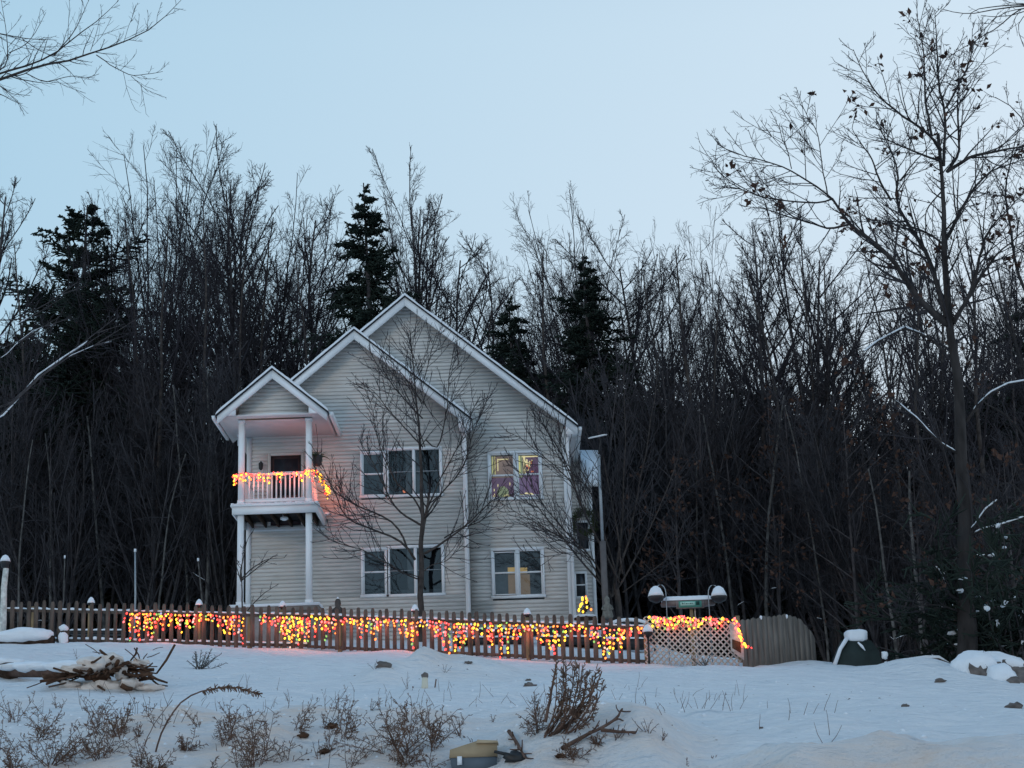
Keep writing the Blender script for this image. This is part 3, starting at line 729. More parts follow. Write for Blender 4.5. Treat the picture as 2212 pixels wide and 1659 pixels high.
def deciduous(seed, Ht=20., r=.22, fork=.35, ang=34, n1=16, n2=8, n3=6, n4=4, spread=.42, twig=.008, trop=.12, stems=1, lean=.04, top=.8):
    """returns wood (trunk) geo and crown geo, base at origin"""
    rng = np.random.default_rng(seed)
    tr, cr = Geo(), Geo()
    P0 = np.zeros((stems, 3)); P0[:, :2] = rng.normal(size=(stems, 2)) * .15 * (stems > 1)
    D0 = norm(np.array([[0, 0, 1.]]) + rng.normal(size=(stems, 3)) * (lean if stems == 1 else .16))
    L0 = Ht * top * rng.uniform(.82 if stems > 1 else .97, 1., stems)
    P, R_ = run(rng, P0, D0, L0, np.full(stems, r), np.full(stems, r * .16), 12, .045, .02)
    tr.tubes(P, R_, 7)
    p, d, L, rr = spawn(rng, P, R_, n1, fork, .99, ang, 10, lambda t: spread * (1.0 + (1 / top - 1) * 1.6 - .95 * t))
    P1, R1 = run(rng, p, d, L, rr * .72, np.full(len(p), .018), 8, .055, trop)
    cr.tubes(P1, R1, 4)
    p, d, L, rr = spawn(rng, P1, R1, n2, .15, .98, 33, 9, lambda t: .42 * np.clip(1.25 - t, .25, 1))
    p, d, L, rr = keep_len(p, d, L, rr, .3)
    P2, R2 = run(rng, p, d, L, np.maximum(rr * .55, .013), np.full(len(p), .008), 5, .09, trop * .5)
    cr.tubes(P2, R2, 3)
    # leaders get fine twigs too
    p, d, L, rr = spawn(rng, P2, R2, n3, .15, 1., 38, 12, lambda t: .45 * np.clip(1.3 - t, .3, 1))
    p, d, L, rr = keep_len(p, d, L, rr, .15)
    P3, R3 = run(rng, p, d, L, np.full(len(p), twig * 1.1), np.full(len(p), twig * .6), 3, .16, trop * .3)
    cr.tubes(P3, R3, 3)
    if n4:
        p, d, L, rr = spawn(rng, P3, R3, n4, .2, 1., 40, 12, lambda t: np.full_like(t, .5))
        P4, R4 = run(rng, p, d, L, np.full(len(p), twig * .75), np.full(len(p), twig * .45), 1, .1, 0)
        cr.tubes(P4, R4, 3)
    return tr, cr
def conifer(seed, Ht=18., r=.22, base=.12, width=.2, n1=90, droop=-.06, dense=1.0, up=10, gap=0.0, shape=.8):
    rng = np.random.default_rng(seed)
    tr, cr = Geo(), Geo()
    P, R_ = run(rng, np.zeros((1, 3)), np.array([[0, 0, 1.]]), np.array([Ht]), np.array([r]), np.array([.02]), 12, .015, .02)
    tr.tubes(P, R_, 7)
    n1 = int(n1)
    p, d, L, rr = spawn(rng, P, R_, n1, base, .995, 90 - up, 9, lambda t: width * np.clip(1.02 - t, .012, 1) ** shape)
    L = L * rng.uniform(.6, 1.25, len(L))
    P1, R1 = run(rng, p, d, L, np.clip(L * .02, .01, .06), np.full(len(p), .006), 5, .08, droop)
    cr.tubes(P1, R1, 3)
    m = int(22 * dense)
    p, d, L, rr = spawn(rng, P1, R1, m, .08, 1.02, 52, 12, lambda t: .42 * np.clip(1.15 - t, .25, 1), plane=np.array([1, 1, .35]))
    p, d, L, rr = keep_len(p, d, L, rr, .08)
    P2, R2 = run(rng, p, d, L, np.full(len(p), .036), np.full(len(p), .016), 2, .1, droop)
    cr.tubes(P2, R2, 3)
    p, d, L, rr = spawn(rng, P2, R2, 6, .1, 1., 48, 12, lambda t: .55 * np.clip(1.2 - t, .3, 1), plane=np.array([1, 1, .5]))
    L = np.maximum(L, .09)
    P3, R3 = run(rng, p, d, L, np.full(len(p), .032), np.full(len(p), .014), 1, .1, droop)
    cr.tubes(P3, R3, 3)
    return tr, cr
def hero(trunk_r, limbs, seed, twig=.008, n2=9, n3=6, n4=3, trop=.05, yj=.9, l2=.34, l3=.42, mat_t=None, tip=.010, minL=.15):
    """limbs: list of (point list in world coordinates, r0, r1)"""
    rng = np.random.default_rng(seed)
    N = 14; Ps, Rs = [], []
    for pts, r0, r1 in limbs:
        pts = np.array(pts, float); s_ = np.concatenate([[0], np.cumsum(np.linalg.norm(np.diff(pts, axis=0), axis=1))]); u = np.linspace(0, s_[-1], N)
        # smooth through points
        q = np.stack([np.interp(u, s_, pts[:, k]) for k in range(3)], 1)
        q[1:-1] = .25 * q[:-2] + .5 * q[1:-1] + .25 * q[2:]
        jit = rng.normal(size=q.shape) * .006 * s_[-1] / 3; jit[0] = 0; q = q + jit
        Ps.append(q); Rs.append(np.linspace(r0, r1, N))
    return np.array(Ps), np.array(Rs), rng
def twigs(rng, cr, P1, R1, dens2, n3, n4, l2, l3, twig, trop, t0=.12):
    """dens2: twigs per metre of limb"""
    lens = np.linalg.norm(np.diff(P1, axis=1), axis=2).sum(1)
    for k in range(len(P1)):
        m = max(3, int(lens[k] * dens2))
        LL = lens[k]
        p, d, L, rr = spawn(rng, P1[k:k + 1], R1[k:k + 1], m, t0, 1.0, 44, 10, lambda t: (l2 / LL) * np.clip(1.35 - t, .35, 1.1))
        P2, R2 = run(rng, p, d, L, np.maximum(rr * .45, twig * 1.3), np.full(len(p), twig), 5, .09, trop)
        cr.tubes(P2, R2, 3)
        p, d, L, rr = spawn(rng, P2, R2, n3, .15, 1., 40, 11, lambda t: l3 * np.clip(1.3 - t, .3, 1))
        P3, R3 = run(rng, p, d, L, np.full(len(p), twig), np.full(len(p), twig * .6), 3, .09, trop)
        cr.tubes(P3, R3, 3)
        if n4:
            p, d, L, rr = spawn(rng, P3, R3, n4, .2, 1., 42, 12, lambda t: np.full_like(t, .45))
            P4, R4 = run(rng, p, d, L, np.full(len(p), twig * .75), np.full(len(p), twig * .5), 1, .1, 0)
            cr.tubes(P4, R4, 3)
        yield P2, P3

# ---- forest behind the house
GN = Hf
KD = {}; KS = {}
RND = random.Random(77)
HT = {}
def kind_mesh(key, gtup, mt, mc, clots=0):
    HT[key] = float(max(np.percentile(np.concatenate(g.v)[:, 2], 99.92) for g in gtup))
    if clots:
        rg = np.random.default_rng(clots); V = np.concatenate(gtup[1].v); g = Geo()
        for q in V[rg.integers(0, len(V), clots)]: g.blob(q + [0, 0, .05], rg.uniform(.05, .16), rg.uniform(.05, .12), rg.uniform(.03, .07), int(rg.integers(50)), .5, 6, 4)
        KS[key] = g.mesh('snow_clots', M_SNOWP)
    KD[key] = (gtup[0].mesh('trunk', mt), gtup[1].mesh('crown', mc))
def plant(key, name, x, y, z, label, group=None, sc_=1.0, rz=0.0, sxy=None, cat='tree'):
    o = thing(name, label, cat, (x, y, z), group, rz)
    s = sxy or sc_
    o.scale = (s, s, sc_)
    link(KD[key][0], 'trunk', o); link(KD[key][1], 'crown', o)
    if key in KS and RND.random() < .3: link(KS[key], 'snow_clots', o, kind='stuff')
    return o
kind_mesh('fan', deciduous(1, 24, .21, .26, 30, 20, 10, 7, 3, .72, .010, .045, lean=.02, top=.76), M_BARKD, M_TWIGF)
kind_mesh('oval', deciduous(2, 24, .21, .36, 42, 22, 9, 7, 3, .50, .010, .055, top=.86), M_BARKD, M_TWIGF)
kind_mesh('slim', deciduous(3, 24, .19, .42, 38, 20, 8, 7, 3, .36, .010, .06, top=.90), M_BARKD, M_TWIGF)
kind_mesh('wide', deciduous(4, 24, .23, .30, 46, 17, 10, 7, 3, .62, .010, .045, top=.78), M_BARKD, M_TWIGF)
kind_mesh('multi', deciduous(5, 20, .13, .25, 34, 12, 8, 6, 2, .42, .009, .05, stems=4, top=.86), M_BARKD, M_TWIGF)
kind_mesh('thick', deciduous(6, 12, .06, .10, 30, 14, 8, 5, 2, .40, .008, .06, stems=5, top=.82), M_BARKD, M_TWIG)
kind_mesh('mast', deciduous(8, 24, .22, .50, 42, 14, 8, 6, 2, .32, .010, .05, top=.92), M_BARK, M_TWIGF)
kind_mesh('pole', deciduous(7, 14, .07, .25, 34, 12, 6, 4, 2, .28, .008, .06, top=.9), M_PALEBARK, M_TWIG)
kind_mesh('pine', conifer(11, 20, .24, .26, .29, 110, -.01, 1.1, 24, shape=.75), M_BARKD, M_NEEDLE)
kind_mesh('spruce', conifer(12, 20, .24, .30, .22, 150, -.05, 1.0, 8, shape=.85), M_BARKD, M_NEEDLE)
kind_mesh('hemlock', conifer(13, 14, .18, .02, .30, 110, -.07, 1.0, 6, shape=.7), M_BARKD, M_NEEDLE, 26)
kind_mesh('hemlock2', conifer(14, 14, .20, .04, .26, 90, -.05, 1.0, 12, shape=.6), M_BARKD, M_NEEDLE2)
def place_top(key, name, px, py, Y, label, group=None, wide=1.0, cat='tree'):
    """tree whose top shows at that pixel, standing at distance Y"""
    p = U(px, py, Y); x = p[0]; z = GN(x, Y) - .3
    s = (p[2] - z) / HT[key] * 1.0
    return plant(key, name, x, Y, z, label, group, s, RND.uniform(0, 6.28), s * wide, cat)
# the ones a viewer can pick out, left to right along the skyline
place_top('slim', 'bare_tree', 28, 385, 74, 'pale bare tree at the left edge of the wood, left of the dark pine')
place_top('fan', 'bare_tree', 335, 345, 66, 'tall fan shaped bare tree right of the dark pine, highest on the left skyline', wide=.95)
place_top('fan', 'bare_tree', 405, 338, 70, 'tall bare tree with dense upright branches standing close against the fan shaped one', wide=.8)
place_top('oval', 'bare_tree', 290, 385, 72, 'bare tree leaning out of the left side of the big fan shaped clump', wide=.7)
place_top('oval', 'bare_tree', 535, 335, 67, 'bare tree with a jagged crown above the porch gable', wide=.85)
place_top('wide', 'bare_tree', 640, 372, 68, 'bare tree with a broad open crown left of the tall spruce', wide=.7)
place_top('slim', 'bare_tree', 590, 350, 75, 'slim bare tree behind the jagged crown above the porch', wide=.9)
place_top('slim', 'bare_tree', 735, 425, 72, 'lower bare tree between the broad crown and the tall spruce')
place_top('oval', 'bare_tree', 905, 370, 76, 'feathery bare tree directly right of the tall spruce', wide=.7)
place_top('slim', 'bare_tree', 965, 420, 78, 'pale thin bare tree in the dip right of the roof peak')
place_top('slim', 'bare_tree', 1045, 500, 78, 'lowest pale bare tree in the dip of the skyline right of the main gable')
place_top('fan', 'bare_tree', 1275, 408, 68, 'round crowned bare tree that rises behind the dark conifer right of the house', wide=.9)
place_top('wide', 'bare_tree', 1190, 445, 72, 'bare tree spreading to the left of the round crowned one', wide=.7)
place_top('oval', 'bare_tree', 1420, 490, 70, 'bushy bare tree right of the round crowned one')
place_top('fan', 'bare_tree', 1520, 485, 68, 'dense bare tree halfway between the house and the big oak', wide=.7)
place_top('slim', 'bare_tree', 1610, 480, 66, 'narrow upright bare tree left of the oak limbs')
place_top('oval', 'bare_tree', 1690, 455, 64, 'bare tree whose top meets the left limbs of the oak')
place_top('pine', 'pine_tree', 150, 418, 66, 'dark shaggy pine against the sky at left', wide=1.45, cat='pine tree')
place_top('spruce', 'spruce_tree', 816, 388, 63, 'tall dark spruce standing above the roof peaks', wide=1.2, cat='spruce tree')
place_top('spruce', 'spruce_tree', 1290, 552, 62, 'dark conifer right of the house roof, under the round crowned tree', wide=1.4, cat='spruce tree')
place_top('spruce', 'spruce_tree', 1112, 630, 62, 'shorter dark conifer just right of the main gable peak', wide=1.3, cat='spruce tree')
# filler of the same wood
def zone(px):
    for lim, z in ((230, 'left of the pine and the fence post'), (520, 'left of the porch'), (900, 'behind the left half of the house roof'), (1260, 'behind the right half of the house roof'), (1420, 'beside the lamp pole'), (1620, 'behind the sign board and lattice'), (1900, 'behind the stockade fence and grill')):
        if px < lim: return z
    return 'around the big oak'
for i in range(28):
    px = -120 + i * 88 + RND.uniform(-20, 20)
    top = np.interp(px, [-100, 40, 80, 190, 240, 480, 700, 760, 1000, 1060, 1200, 1400, 1700, 1900, 2400], [420, 450, 600, 590, 430, 430, 470, 520, 520, 560, 500, 520, 500, 480, 430]) + RND.uniform(-15, 75)
    place_top(RND.choice(['oval', 'slim', 'fan', 'wide', 'multi']), 'bare_tree', px, top, RND.uniform(68, 96), 'bare grey tree in the dark wood ' + zone(px), 'bare grey trees ' + zone(px), wide=RND.uniform(.6, .9))
for i in range(50):
    px = -150 + i * 50 + RND.uniform(-20, 20)
    Y = RND.uniform(63, 74)
    if -60 < px < 0: continue
    top = np.interp(px, [-100, 100, 300, 600, 760, 1200, 1500, 2400], [680, 760, 760, 740, 780, 800, 780, 700]) + RND.uniform(-60, 110) + (220 if 1890 < px < 2010 else 0)
    k = RND.choice(['thick', 'thick', 'multi', 'pole'])
    place_top(k, 'young_tree', px, top, Y, 'young bare tree in the brush ' + zone(px), 'young bare trees ' + zone(px), wide=RND.uniform(.8, 1.3))
for i in range(60):
    px = -160 + i * 42 + RND.uniform(-18, 18)
    Y = RND.uniform(69, 88)
    top = np.interp(px, [-100, 60, 300, 470, 620, 760, 1000, 1250, 1500, 1750, 1930, 2060, 2400], [640, 740, 780, 880, 820, 760, 760, 830, 860, 850, 1020, 820, 620]) + RND.uniform(-50, 110)
    k = RND.choice(['hemlock', 'hemlock', 'hemlock2'])
    place_top(k, 'hemlock_tree', px, top, Y, 'dark hemlock deep in the wood ' + zone(px), 'dark hemlocks ' + zone(px), wide=RND.uniform(.95, 1.45), cat='hemlock')
for i in range(30):
    px = -130 + i * 80 + RND.uniform(-26, 26)
    if 60 < px < 250 or 740 < px < 880 or 1235 < px < 1345 or 1075 < px < 1150: continue
    top = np.interp(px, [-100, 60, 240, 480, 700, 760, 1000, 1060, 1200, 1400, 1700, 1900, 2400], [520, 540, 450, 440, 490, 560, 600, 620, 540, 540, 520, 500, 480]) + RND.uniform(-20, 60)
    place_top('mast', 'bare_tree', px, top, RND.uniform(59, 65) + (2 if 500 < px < 1300 else 0), 'straight bare tree fronting the wood ' + zone(px), 'straight trunked trees ' + zone(px), wide=RND.uniform(.55, .9))
# undergrowth wall deep in the wood
for i in range(44):
    px = -160 + i * 57 + RND.uniform(-18, 18)
    place_top('hemlock2', 'hemlock_tree', px, RND.uniform(900, 1050), RND.uniform(66, 74), 'low dark hemlock under the bare trees ' + zone(px), 'low hemlocks ' + zone(px), wide=RND.uniform(1.6, 2.3), cat='hemlock')
# clumps of brush right of the house, nearer
for i, (px, py, Y) in enumerate([(1330, 740, 58), (1400, 760, 60), (1480, 800, 59), (1580, 790, 57), (1680, 830, 58), (1775, 800, 56), (1860, 900, 54), (1960, 1010, 55), (2140, 860, 52), (2200, 800, 54)]):
    place_top('thick', 'young_tree', px, py, Y, 'brown multi stemmed young tree at the edge of the wood right of the house', 'brown young trees right of the house', wide=1.1)
# filler at far left near
for i, (px, py, Y) in enumerate([(40, 760, 60), (150, 800, 58), (250, 780, 61), (340, 760, 58), (430, 800, 59), (490, 850, 58)]):
    place_top('thick', 'young_tree', px, py, Y, 'slender multi stemmed young tree in the dark left of the porch', 'young trees left of the porch', wide=1.0)

def snow_pole(px, py, Y, seed, lab, r=.05):
    t = U(px, py, Y); z0 = Hf(t[0], Y) - .2; b0 = np.array([t[0], Y, z0]); hh = t[2] - z0
    rg = np.random.default_rng(seed); o = thing('pale_tree', lab, 'tree', b0)
    P, R_ = run(rg, np.zeros((1, 3)), norm(np.array([[rg.normal() * .025, 0, 1.]])), np.array([hh]), np.array([r]), np.array([r * .4]), 12, .035, .0)
    Geo().tubes(P, R_, 7).obj('trunk', M_PALEBARK, o, True)
    p, d, L, rr = spawn(rg, P, R_, 9, .15, .9, 78, 12, lambda t: .10 + 0 * t, plane=np.array([1, .4, .2]))
    P1, R1 = run(rg, p, d, L * rg.uniform(.5, 1.6, 9), np.full(9, .018), np.full(9, .006), 8, .08, -.03)
    g = Geo(); g.tubes(P1, R1, 5)
    p, d, L, rr = spawn(rg, P1, R1, 6, .2, 1, 45, 12, lambda t: .3 + 0 * t); P2, R2 = run(rg, p, d, L, np.full(len(p), .007), np.full(len(p), .004), 3, .12, -.05); g.tubes(P2, R2, 3)
    g.obj('crown', M_TWIG, o)
    for k in (1,):
        i0 = int(rg.integers(0, 4)); q = P1[k, i0:i0 + 5].copy(); q[:, 2] += .018; Geo().tube(q, [.004, .013, .009, .012, .003], 5).obj('snow', M_SNOWP, o, True)
for i, (px, py, Y, lab) in enumerate([(62, 950, 57, 'pale thin trunk with snowy twigs nearest the left edge'), (128, 930, 58, 'pale trunk with snowy twigs under the pine'), (240, 900, 59, 'pale trunk with snowy side branches left of the straight pole'), (352, 980, 57, 'thin pale trunk right of the straight pole'), (420, 840, 58, 'pale leaning trunk left of the porch'), (452, 800, 57, 'patchy pale trunk closest to the porch'), (482, 830, 59, 'birch like pale trunk tucked beside the porch'),
      (1560, 900, 56, 'pale trunk with snowy twigs behind the stockade fence'), (1622, 860, 55, 'grey trunk with snowy twigs above the board fence end'), (1745, 880, 54, 'pale trunk between the board fence and the grill'), (1905, 1000, 51, 'pale trunk with short snowy branches behind the grill'), (1960, 1020, 50, 'narrow pale trunk left of the low rail'), (1480, 1000, 57, 'grey trunk with snowy twigs behind the sign board')]):
    snow_pole(px, py, Y, 900 + i, lab, .045 + .012 * (i % 3))
# ---- helper that makes a hero tree from pixel drawn limbs
def px_limb(pts, Y0, Y1=None, zfix=None):
    Y1 = Y0 if Y1 is None else Y1
    n = len(pts); return [U(px, py, Y0 + (Y1 - Y0) * k / max(1, n - 1)) for k, (px, py) in enumerate(pts)]
def snow_on(limb_pts, r, name_parent, seed=0, a=0.0, b=1.0, origin=(0, 0, 0), th=.6):
    pts = np.array(limb_pts, float); s_ = np.concatenate([[0], np.cumsum(np.linalg.norm(np.diff(pts, axis=0), axis=1))])
    u = np.linspace(a * s_[-1], b * s_[-1], 22); q = np.stack([np.interp(u, s_, pts[:, k]) for k in range(3)], 1)
    q[:, 2] += r * .9
    rr = [max(.004, r * th * (1 + .5 * noise.noise(Vector((k * .9, seed, 0)))) * (0.25 if k in (0, 21) else 1)) for k in range(22)]
    return Geo().tube(q - np.array(origin), rr, 6).obj('snow', M_SNOWP, name_parent, True)
def make_hero(name, label, cat, base, trunk_pts, tr0, tr1, limbs, seed, dens=4.0, l2=1.2, l3=.42, n3=5, n4=3, twig=.008, mt=None, mc=None, trop=.05, t0=.12, rs=1.0):
    base = np.array(base, float)
    o = thing(name, label, cat, base)
    P, R_, rng = hero(0, [(trunk_pts, tr0, tr1)], seed)
    R_ = tr1 + (tr0 - tr1) * np.linspace(1, 0, 14)[None] ** 1.35
    Geo().tubes(P - base, R_, 9).obj('trunk', mt or M_BARK, o, True)
    PL, RL, rng = hero(0, limbs, seed + 1)
    for k_ in range(len(PL)): Geo().tubes(PL[k_:k_ + 1] - base, RL[k_:k_ + 1] * rs, 6).obj('limb', mt or M_BARK, o, True)
    cr = Geo(); tips = []
    for P2, P3 in twigs(rng, cr, PL - base, RL, dens, n3, n4, l2, l3, twig, trop, t0): tips.append((P2, P3))
    for P2, P3 in twigs(rng, cr, P - base, R_, dens * .5, n3, n4, l2, l3, twig, trop, .55): tips.append((P2, P3))
    cr.obj('crown', mc or M_TWIG, o)
    return o, tips, rng

# ---- ornamental tree in front of the house
def c2_(x, y): return (432 + .2279 * x, 936 + .2279 * y)      # close-up readings
def c4_(x, y): return (720 + .2604 * x, 612 + .2604 * y)
def c3_(x, y): return (864 + .2279 * x, 900 + .2279 * y)
YT = 48.9
tb = U(909, 1345, YT); tb[2] = Hf(tb[0], YT) - .1
trunkp = [tb, U(908, 1300, YT), U(910, 1215, YT), U(913, 1150, YT), U(912, 1080, YT - .1), U(908, 960, YT), U(897, 860, YT), U(890, 760, YT), U(886, 715, YT)]
LM = []
def tl(pts, r0=.035, dy=0.0, r1=.008): LM.append((px_limb(pts, YT, YT + dy), r0, r1))
tl([c2_(2060, 1380), c2_(1900, 1310), c2_(1830, 1270), c2_(1550, 1100), c2_(1250, 1040), c2_(1170, 950)], .025, -.9)
tl([c2_(2040, 1200), c2_(1960, 1080), c2_(1880, 1000), c2_(1600, 900), c2_(1370, 810), c2_(1300, 620), c2_(1160, 300), c2_(1120, 200)], .045, -.6)
tl([c2_(1960, 1080), c2_(1890, 900), c2_(1720, 770), c2_(1480, 690), c2_(1330, 600), c2_(1200, 500), c2_(1070, 300)], .04, .8)
tl([c2_(2095, 870), c2_(1960, 790), c2_(1850, 720), c2_(1790, 600), c2_(1740, 480), c2_(1600, 200), c2_(1500, 60)], .04, -1.0)
tl([c2_(2110, 800), c2_(2060, 620), c2_(1900, 520), c2_(1800, 380), c2_(1680, 60), c4_(340, 1100), c4_(280, 900)], .035, .9)
tl([c4_(745, 1360), c4_(600, 1210), c4_(440, 1030), c4_(330, 880), c4_(230, 830)], .03, -.7)
tl([c4_(740, 1120), c4_(620, 1000), c4_(480, 830), c4_(370, 690), c4_(300, 560)], .028, .7)
tl([c4_(735, 1000), c4_(660, 860), c4_(560, 740), c4_(440, 600)], .022, -.4)
tl([c4_(745, 900), c4_(700, 700), c4_(640, 540), c4_(610, 380)], .02, .4)
tl([c4_(770, 1300), c4_(860, 1400), c4_(900, 1260), c4_(950, 1000), c4_(955, 780), c4_(1000, 560)], .03, -.3)
tl([c4_(950, 800), c4_(1010, 720), c4_(1110, 640)], .012, .1)
tl([c4_(745, 830), c4_(800, 620), c4_(830, 500), c4_(860, 400)], .02, .3)
tl([c3_(215, 1120), c3_(240, 950), c3_(270, 800), c3_(275, 715)], .055, 0, .05)
tl([c3_(200, 1000), c3_(280, 860), c3_(420, 700), c3_(560, 560), c3_(640, 380), c3_(700, 120), c4_(1280, 960)], .03, -.8)
tl([c3_(230, 1300), c3_(400, 1200), c3_(620, 1040), c3_(790, 870), c3_(900, 770), c3_(1000, 760)], .045, -.9)
tl([c3_(420, 1150), c3_(560, 1060), c3_(760, 1000), c3_(900, 850), c3_(980, 800)], .03, .6)
tl([c3_(210, 1480), c3_(300, 1400), c3_(430, 1380), c3_(560, 1250), c3_(600, 1200)], .018, -.6)
tl([c3_(250, 900), c3_(330, 700), c3_(430, 500), c3_(600, 200), c4_(1100, 1180), c4_(1200, 960)], .03, .8)
tl([c3_(200, 1530), c3_(120, 1500), c3_(0, 1480), c2_(1800, 1230)], .02, -.5)
tl([c4_(760, 1360), c4_(700, 1180), c4_(650, 900), c4_(640, 700)], .02, -.5)
tr_, tips, rng = make_hero('ornamental_tree', 'bare ornamental tree with wide fan of branches in front of the house', 'tree', tb, trunkp, .10, .012, LM, 21, dens=6, l2=1.5, l3=.36, n3=4, n4=0, twig=.0075, trop=.11, t0=.25, rs=.8)
# second one at the right corner
YT2 = 48.6
tb = U(1338, 1350, YT2); tb[2] = Hf(tb[0], YT2) - .1
LM = []
def tl2(pts, r0=.035, dy=0.0, r1=.008): LM.append((px_limb(pts, YT2, YT2 + dy), r0, r1))
J = (1322, 1290)
tl2([J, c3_(1840, 1500), c3_(1640, 1290), c3_(1500, 1080), c3_(1350, 920), c3_(1230, 760), c3_(1130, 560), c3_(1080, 400)], .04, -.9)
tl2([J, c3_(1850, 1480), c3_(1780, 1290), c3_(1500, 1130), c3_(1280, 1000), c3_(1060, 880), c3_(960, 820)], .035, .4)
tl2([J, c3_(1850, 1360), c3_(1680, 1200), c3_(1450, 960), c3_(1290, 740), c3_(1190, 560), c3_(1040, 430)], .035, .7)
tl2([(1335, 1250), c3_(1850, 1130), c3_(1720, 850), c3_(1650, 640), c3_(1580, 380), c3_(1520, 130), c3_(1440, -60)], .045, -.5)
tl2([c3_(1720, 850), c3_(1620, 600), c3_(1480, 480), c3_(1340, 360), c3_(1150, 200), c3_(1000, 140)], .03, -.3)
tl2([c3_(1650, 640), c3_(1560, 420), c3_(1440, 200), c3_(1330, 60), c3_(1300, -60)], .025, .3)
tl2([(1338, 1260), c3_(1900, 1000), c3_(1830, 700), c3_(1760, 640), c3_(1640, 560), c3_(1500, 400), c3_(1400, 130), c3_(1310, -20)], .035, .4)
tl2([c3_(1850, 1360), c3_(1660, 1280), c3_(1370, 1330), c3_(1200, 1350)], .015, -.5)
tl2([J, (1335, 1210), (1345, 1100), (1352, 950), (1350, 850), (1345, 760)], .05, .8)
tl2([J, (1350, 1200), (1375, 1080), (1400, 950), (1420, 820), (1425, 740)], .045, .9)
tl2([J, (1360, 1230), (1410, 1130), (1460, 1010), (1490, 880)], .035, -.3)
tl2([(1345, 1240), (1330, 1120), (1300, 980), (1285, 880), (1270, 800)], .035, .9)
tl2([(1345, 1280), (1400, 1240), (1450, 1200), (1480, 1120)], .02, -.8)
make_hero('yard_tree', 'bare tree with many upswept stems beside the right corner of the house', 'tree', tb, [tb, U(1337, 1310, YT2), U(1330, 1260, YT2)], .12, .07, LM, 31, dens=5.5, l2=1.5, l3=.36, n3=4, n4=0, twig=.0075, trop=.13, t0=.2, rs=.8)
# sapling by the porch
YT3 = 48.0
tb = U(522, 1335, YT3); tb[2] = Hf(tb[0], YT3) - .1
sp = lambda x, y: (.2604 * x, 1152 + .2604 * y)
LM = [(px_limb(q, YT3, YT3 + d_), .02, .005) for q, d_ in [([sp(2000, 380), sp(2090, 290), sp(2210, 215), c2_(800, 1180)], -.3), ([sp(2005, 390), sp(2120, 300), c2_(600, 1230), c2_(740, 1140)], .3),
      ([sp(2000, 400), sp(1960, 270), sp(1950, 200)], .2), ([sp(2010, 700), c2_(500, 1620), c2_(600, 1520), c2_(740, 1430)], -.2), ([sp(2000, 380), sp(1990, 330), c2_(450, 1000), c2_(520, 900)], -.2)]]
make_hero('sapling', 'thin dark sapling in front of the left porch column', 'sapling', tb, [tb, U(523, 1280, YT3), U(521, 1251, YT3), U(523, 1215, YT3), U(526, 1180, YT3)], .035, .006, LM, 41, dens=4, l2=.4, l3=.4, n3=3, n4=0, twig=.006, trop=.1)

# ---- oak with dead leaves, right
def r2(x, y): return (1491.8 + .3255 * x, .3255 * y)
def r3(x, y): return (1491.8 + .3255 * x, 504 + .3255 * y)
YO = 41.0
tb = U(2085, 1452, YO); tb[2] -= .2
trunk = [tb] + px_limb([(2087, 1350), (2090, 1200), (2083, 1000), r3(1760, 1000), r3(1735, 620), r3(1700, 300), r3(1670, 0), r2(1675, 1400), r2(1680, 1170), r2(1667, 1000), r2(1640, 900)], YO)
LM = []
def ol(pts, r0=.08, dy=0.0, r1=.012): LM.append((px_limb(pts, YO, YO + dy), r0, r1))
ol([r2(1667, 1000), r2(1600, 900), r2(1400, 770), r2(1250, 640), r2(1150, 500), r2(1080, 330)], .055, -1)
ol([r2(1600, 900), r2(1560, 700), r2(1545, 330), r2(1500, 90)], .05, .6)
ol([r2(1680, 1100), r2(1690, 900), r2(1690, 720), r2(1640, 560), r2(1640, 400), r2(1620, 60)], .06, .4)
ol([r2(1690, 720), r2(1740, 640), r2(1860, 400), r2(1870, 190)], .04, -.6)
ol([r2(1700, 1140), r2(1790, 1020), r2(1770, 800), r2(1775, 600), r2(1780, 360)], .055, .8)
ol([r2(1700, 1140), r2(1850, 1040), r2(2000, 1010), r2(2212, 970), r2(2400, 900)], .07, -1.2)
ol([r2(1690, 1600), r2(1800, 1380), r2(1900, 1220), r2(2020, 1110), r2(2120, 1090), r2(2300, 1030)], .07, 1.5)
ol([r2(1655, 1070), r2(1500, 1010), r2(1300, 930), r2(1230, 820)], .045, -1.5)
ol([r3(1700, 560), r3(1650, 400), r3(1600, 200), r2(1560, 1640), r2(1480, 1530), r2(1330, 1330), r2(1390, 1200), r2(1380, 1050), r2(1290, 960), r2(1240, 800)], .10, 1.0)
ol([r2(1330, 1330), r2(1250, 1200), r2(1200, 1040), r2(1120, 940), r2(1070, 850)], .045, .4)
ol([r2(1390, 1200), r2(1480, 1080), r2(1600, 960)], .03, -.5)
ol([r3(1700, 600), r3(1580, 500), r3(1470, 400), r3(1400, 260), r3(1340, 170), r3(1250, 90), r3(1130, 0), r2(1050, 1490), r2(940, 1320)], .13, -1.6, .04)
ol([r2(940, 1320), r2(860, 1350), r2(720, 1340), r2(500, 1320), r2(300, 1240), r2(150, 1250)], .035, -.8)
ol([r2(940, 1320), r2(860, 1250), r2(650, 1120), r2(500, 1070), r2(300, 1020), r2(180, 960)], .035, -.3)
ol([r2(910, 1300), r2(870, 1080), r2(845, 880), r2(780, 770), r2(725, 690)], .025, .5)
ol([r2(670, 1120), r2(650, 1020), r2(600, 900), r2(590, 820)], .018, .2)
ol([r2(520, 1330), r2(350, 1250), r2(230, 1180), r2(150, 1100)], .018, .3)
ol([r2(1050, 1490), r2(930, 1525), r2(800, 1480), r2(650, 1440), r2(450, 1370)], .045, .8)
ol([r3(1745, 580), r3(1850, 430), r3(1890, 280), r2(1960, 1540), r2(2100, 1400), r2(2212, 1280)], .08, -1.2)
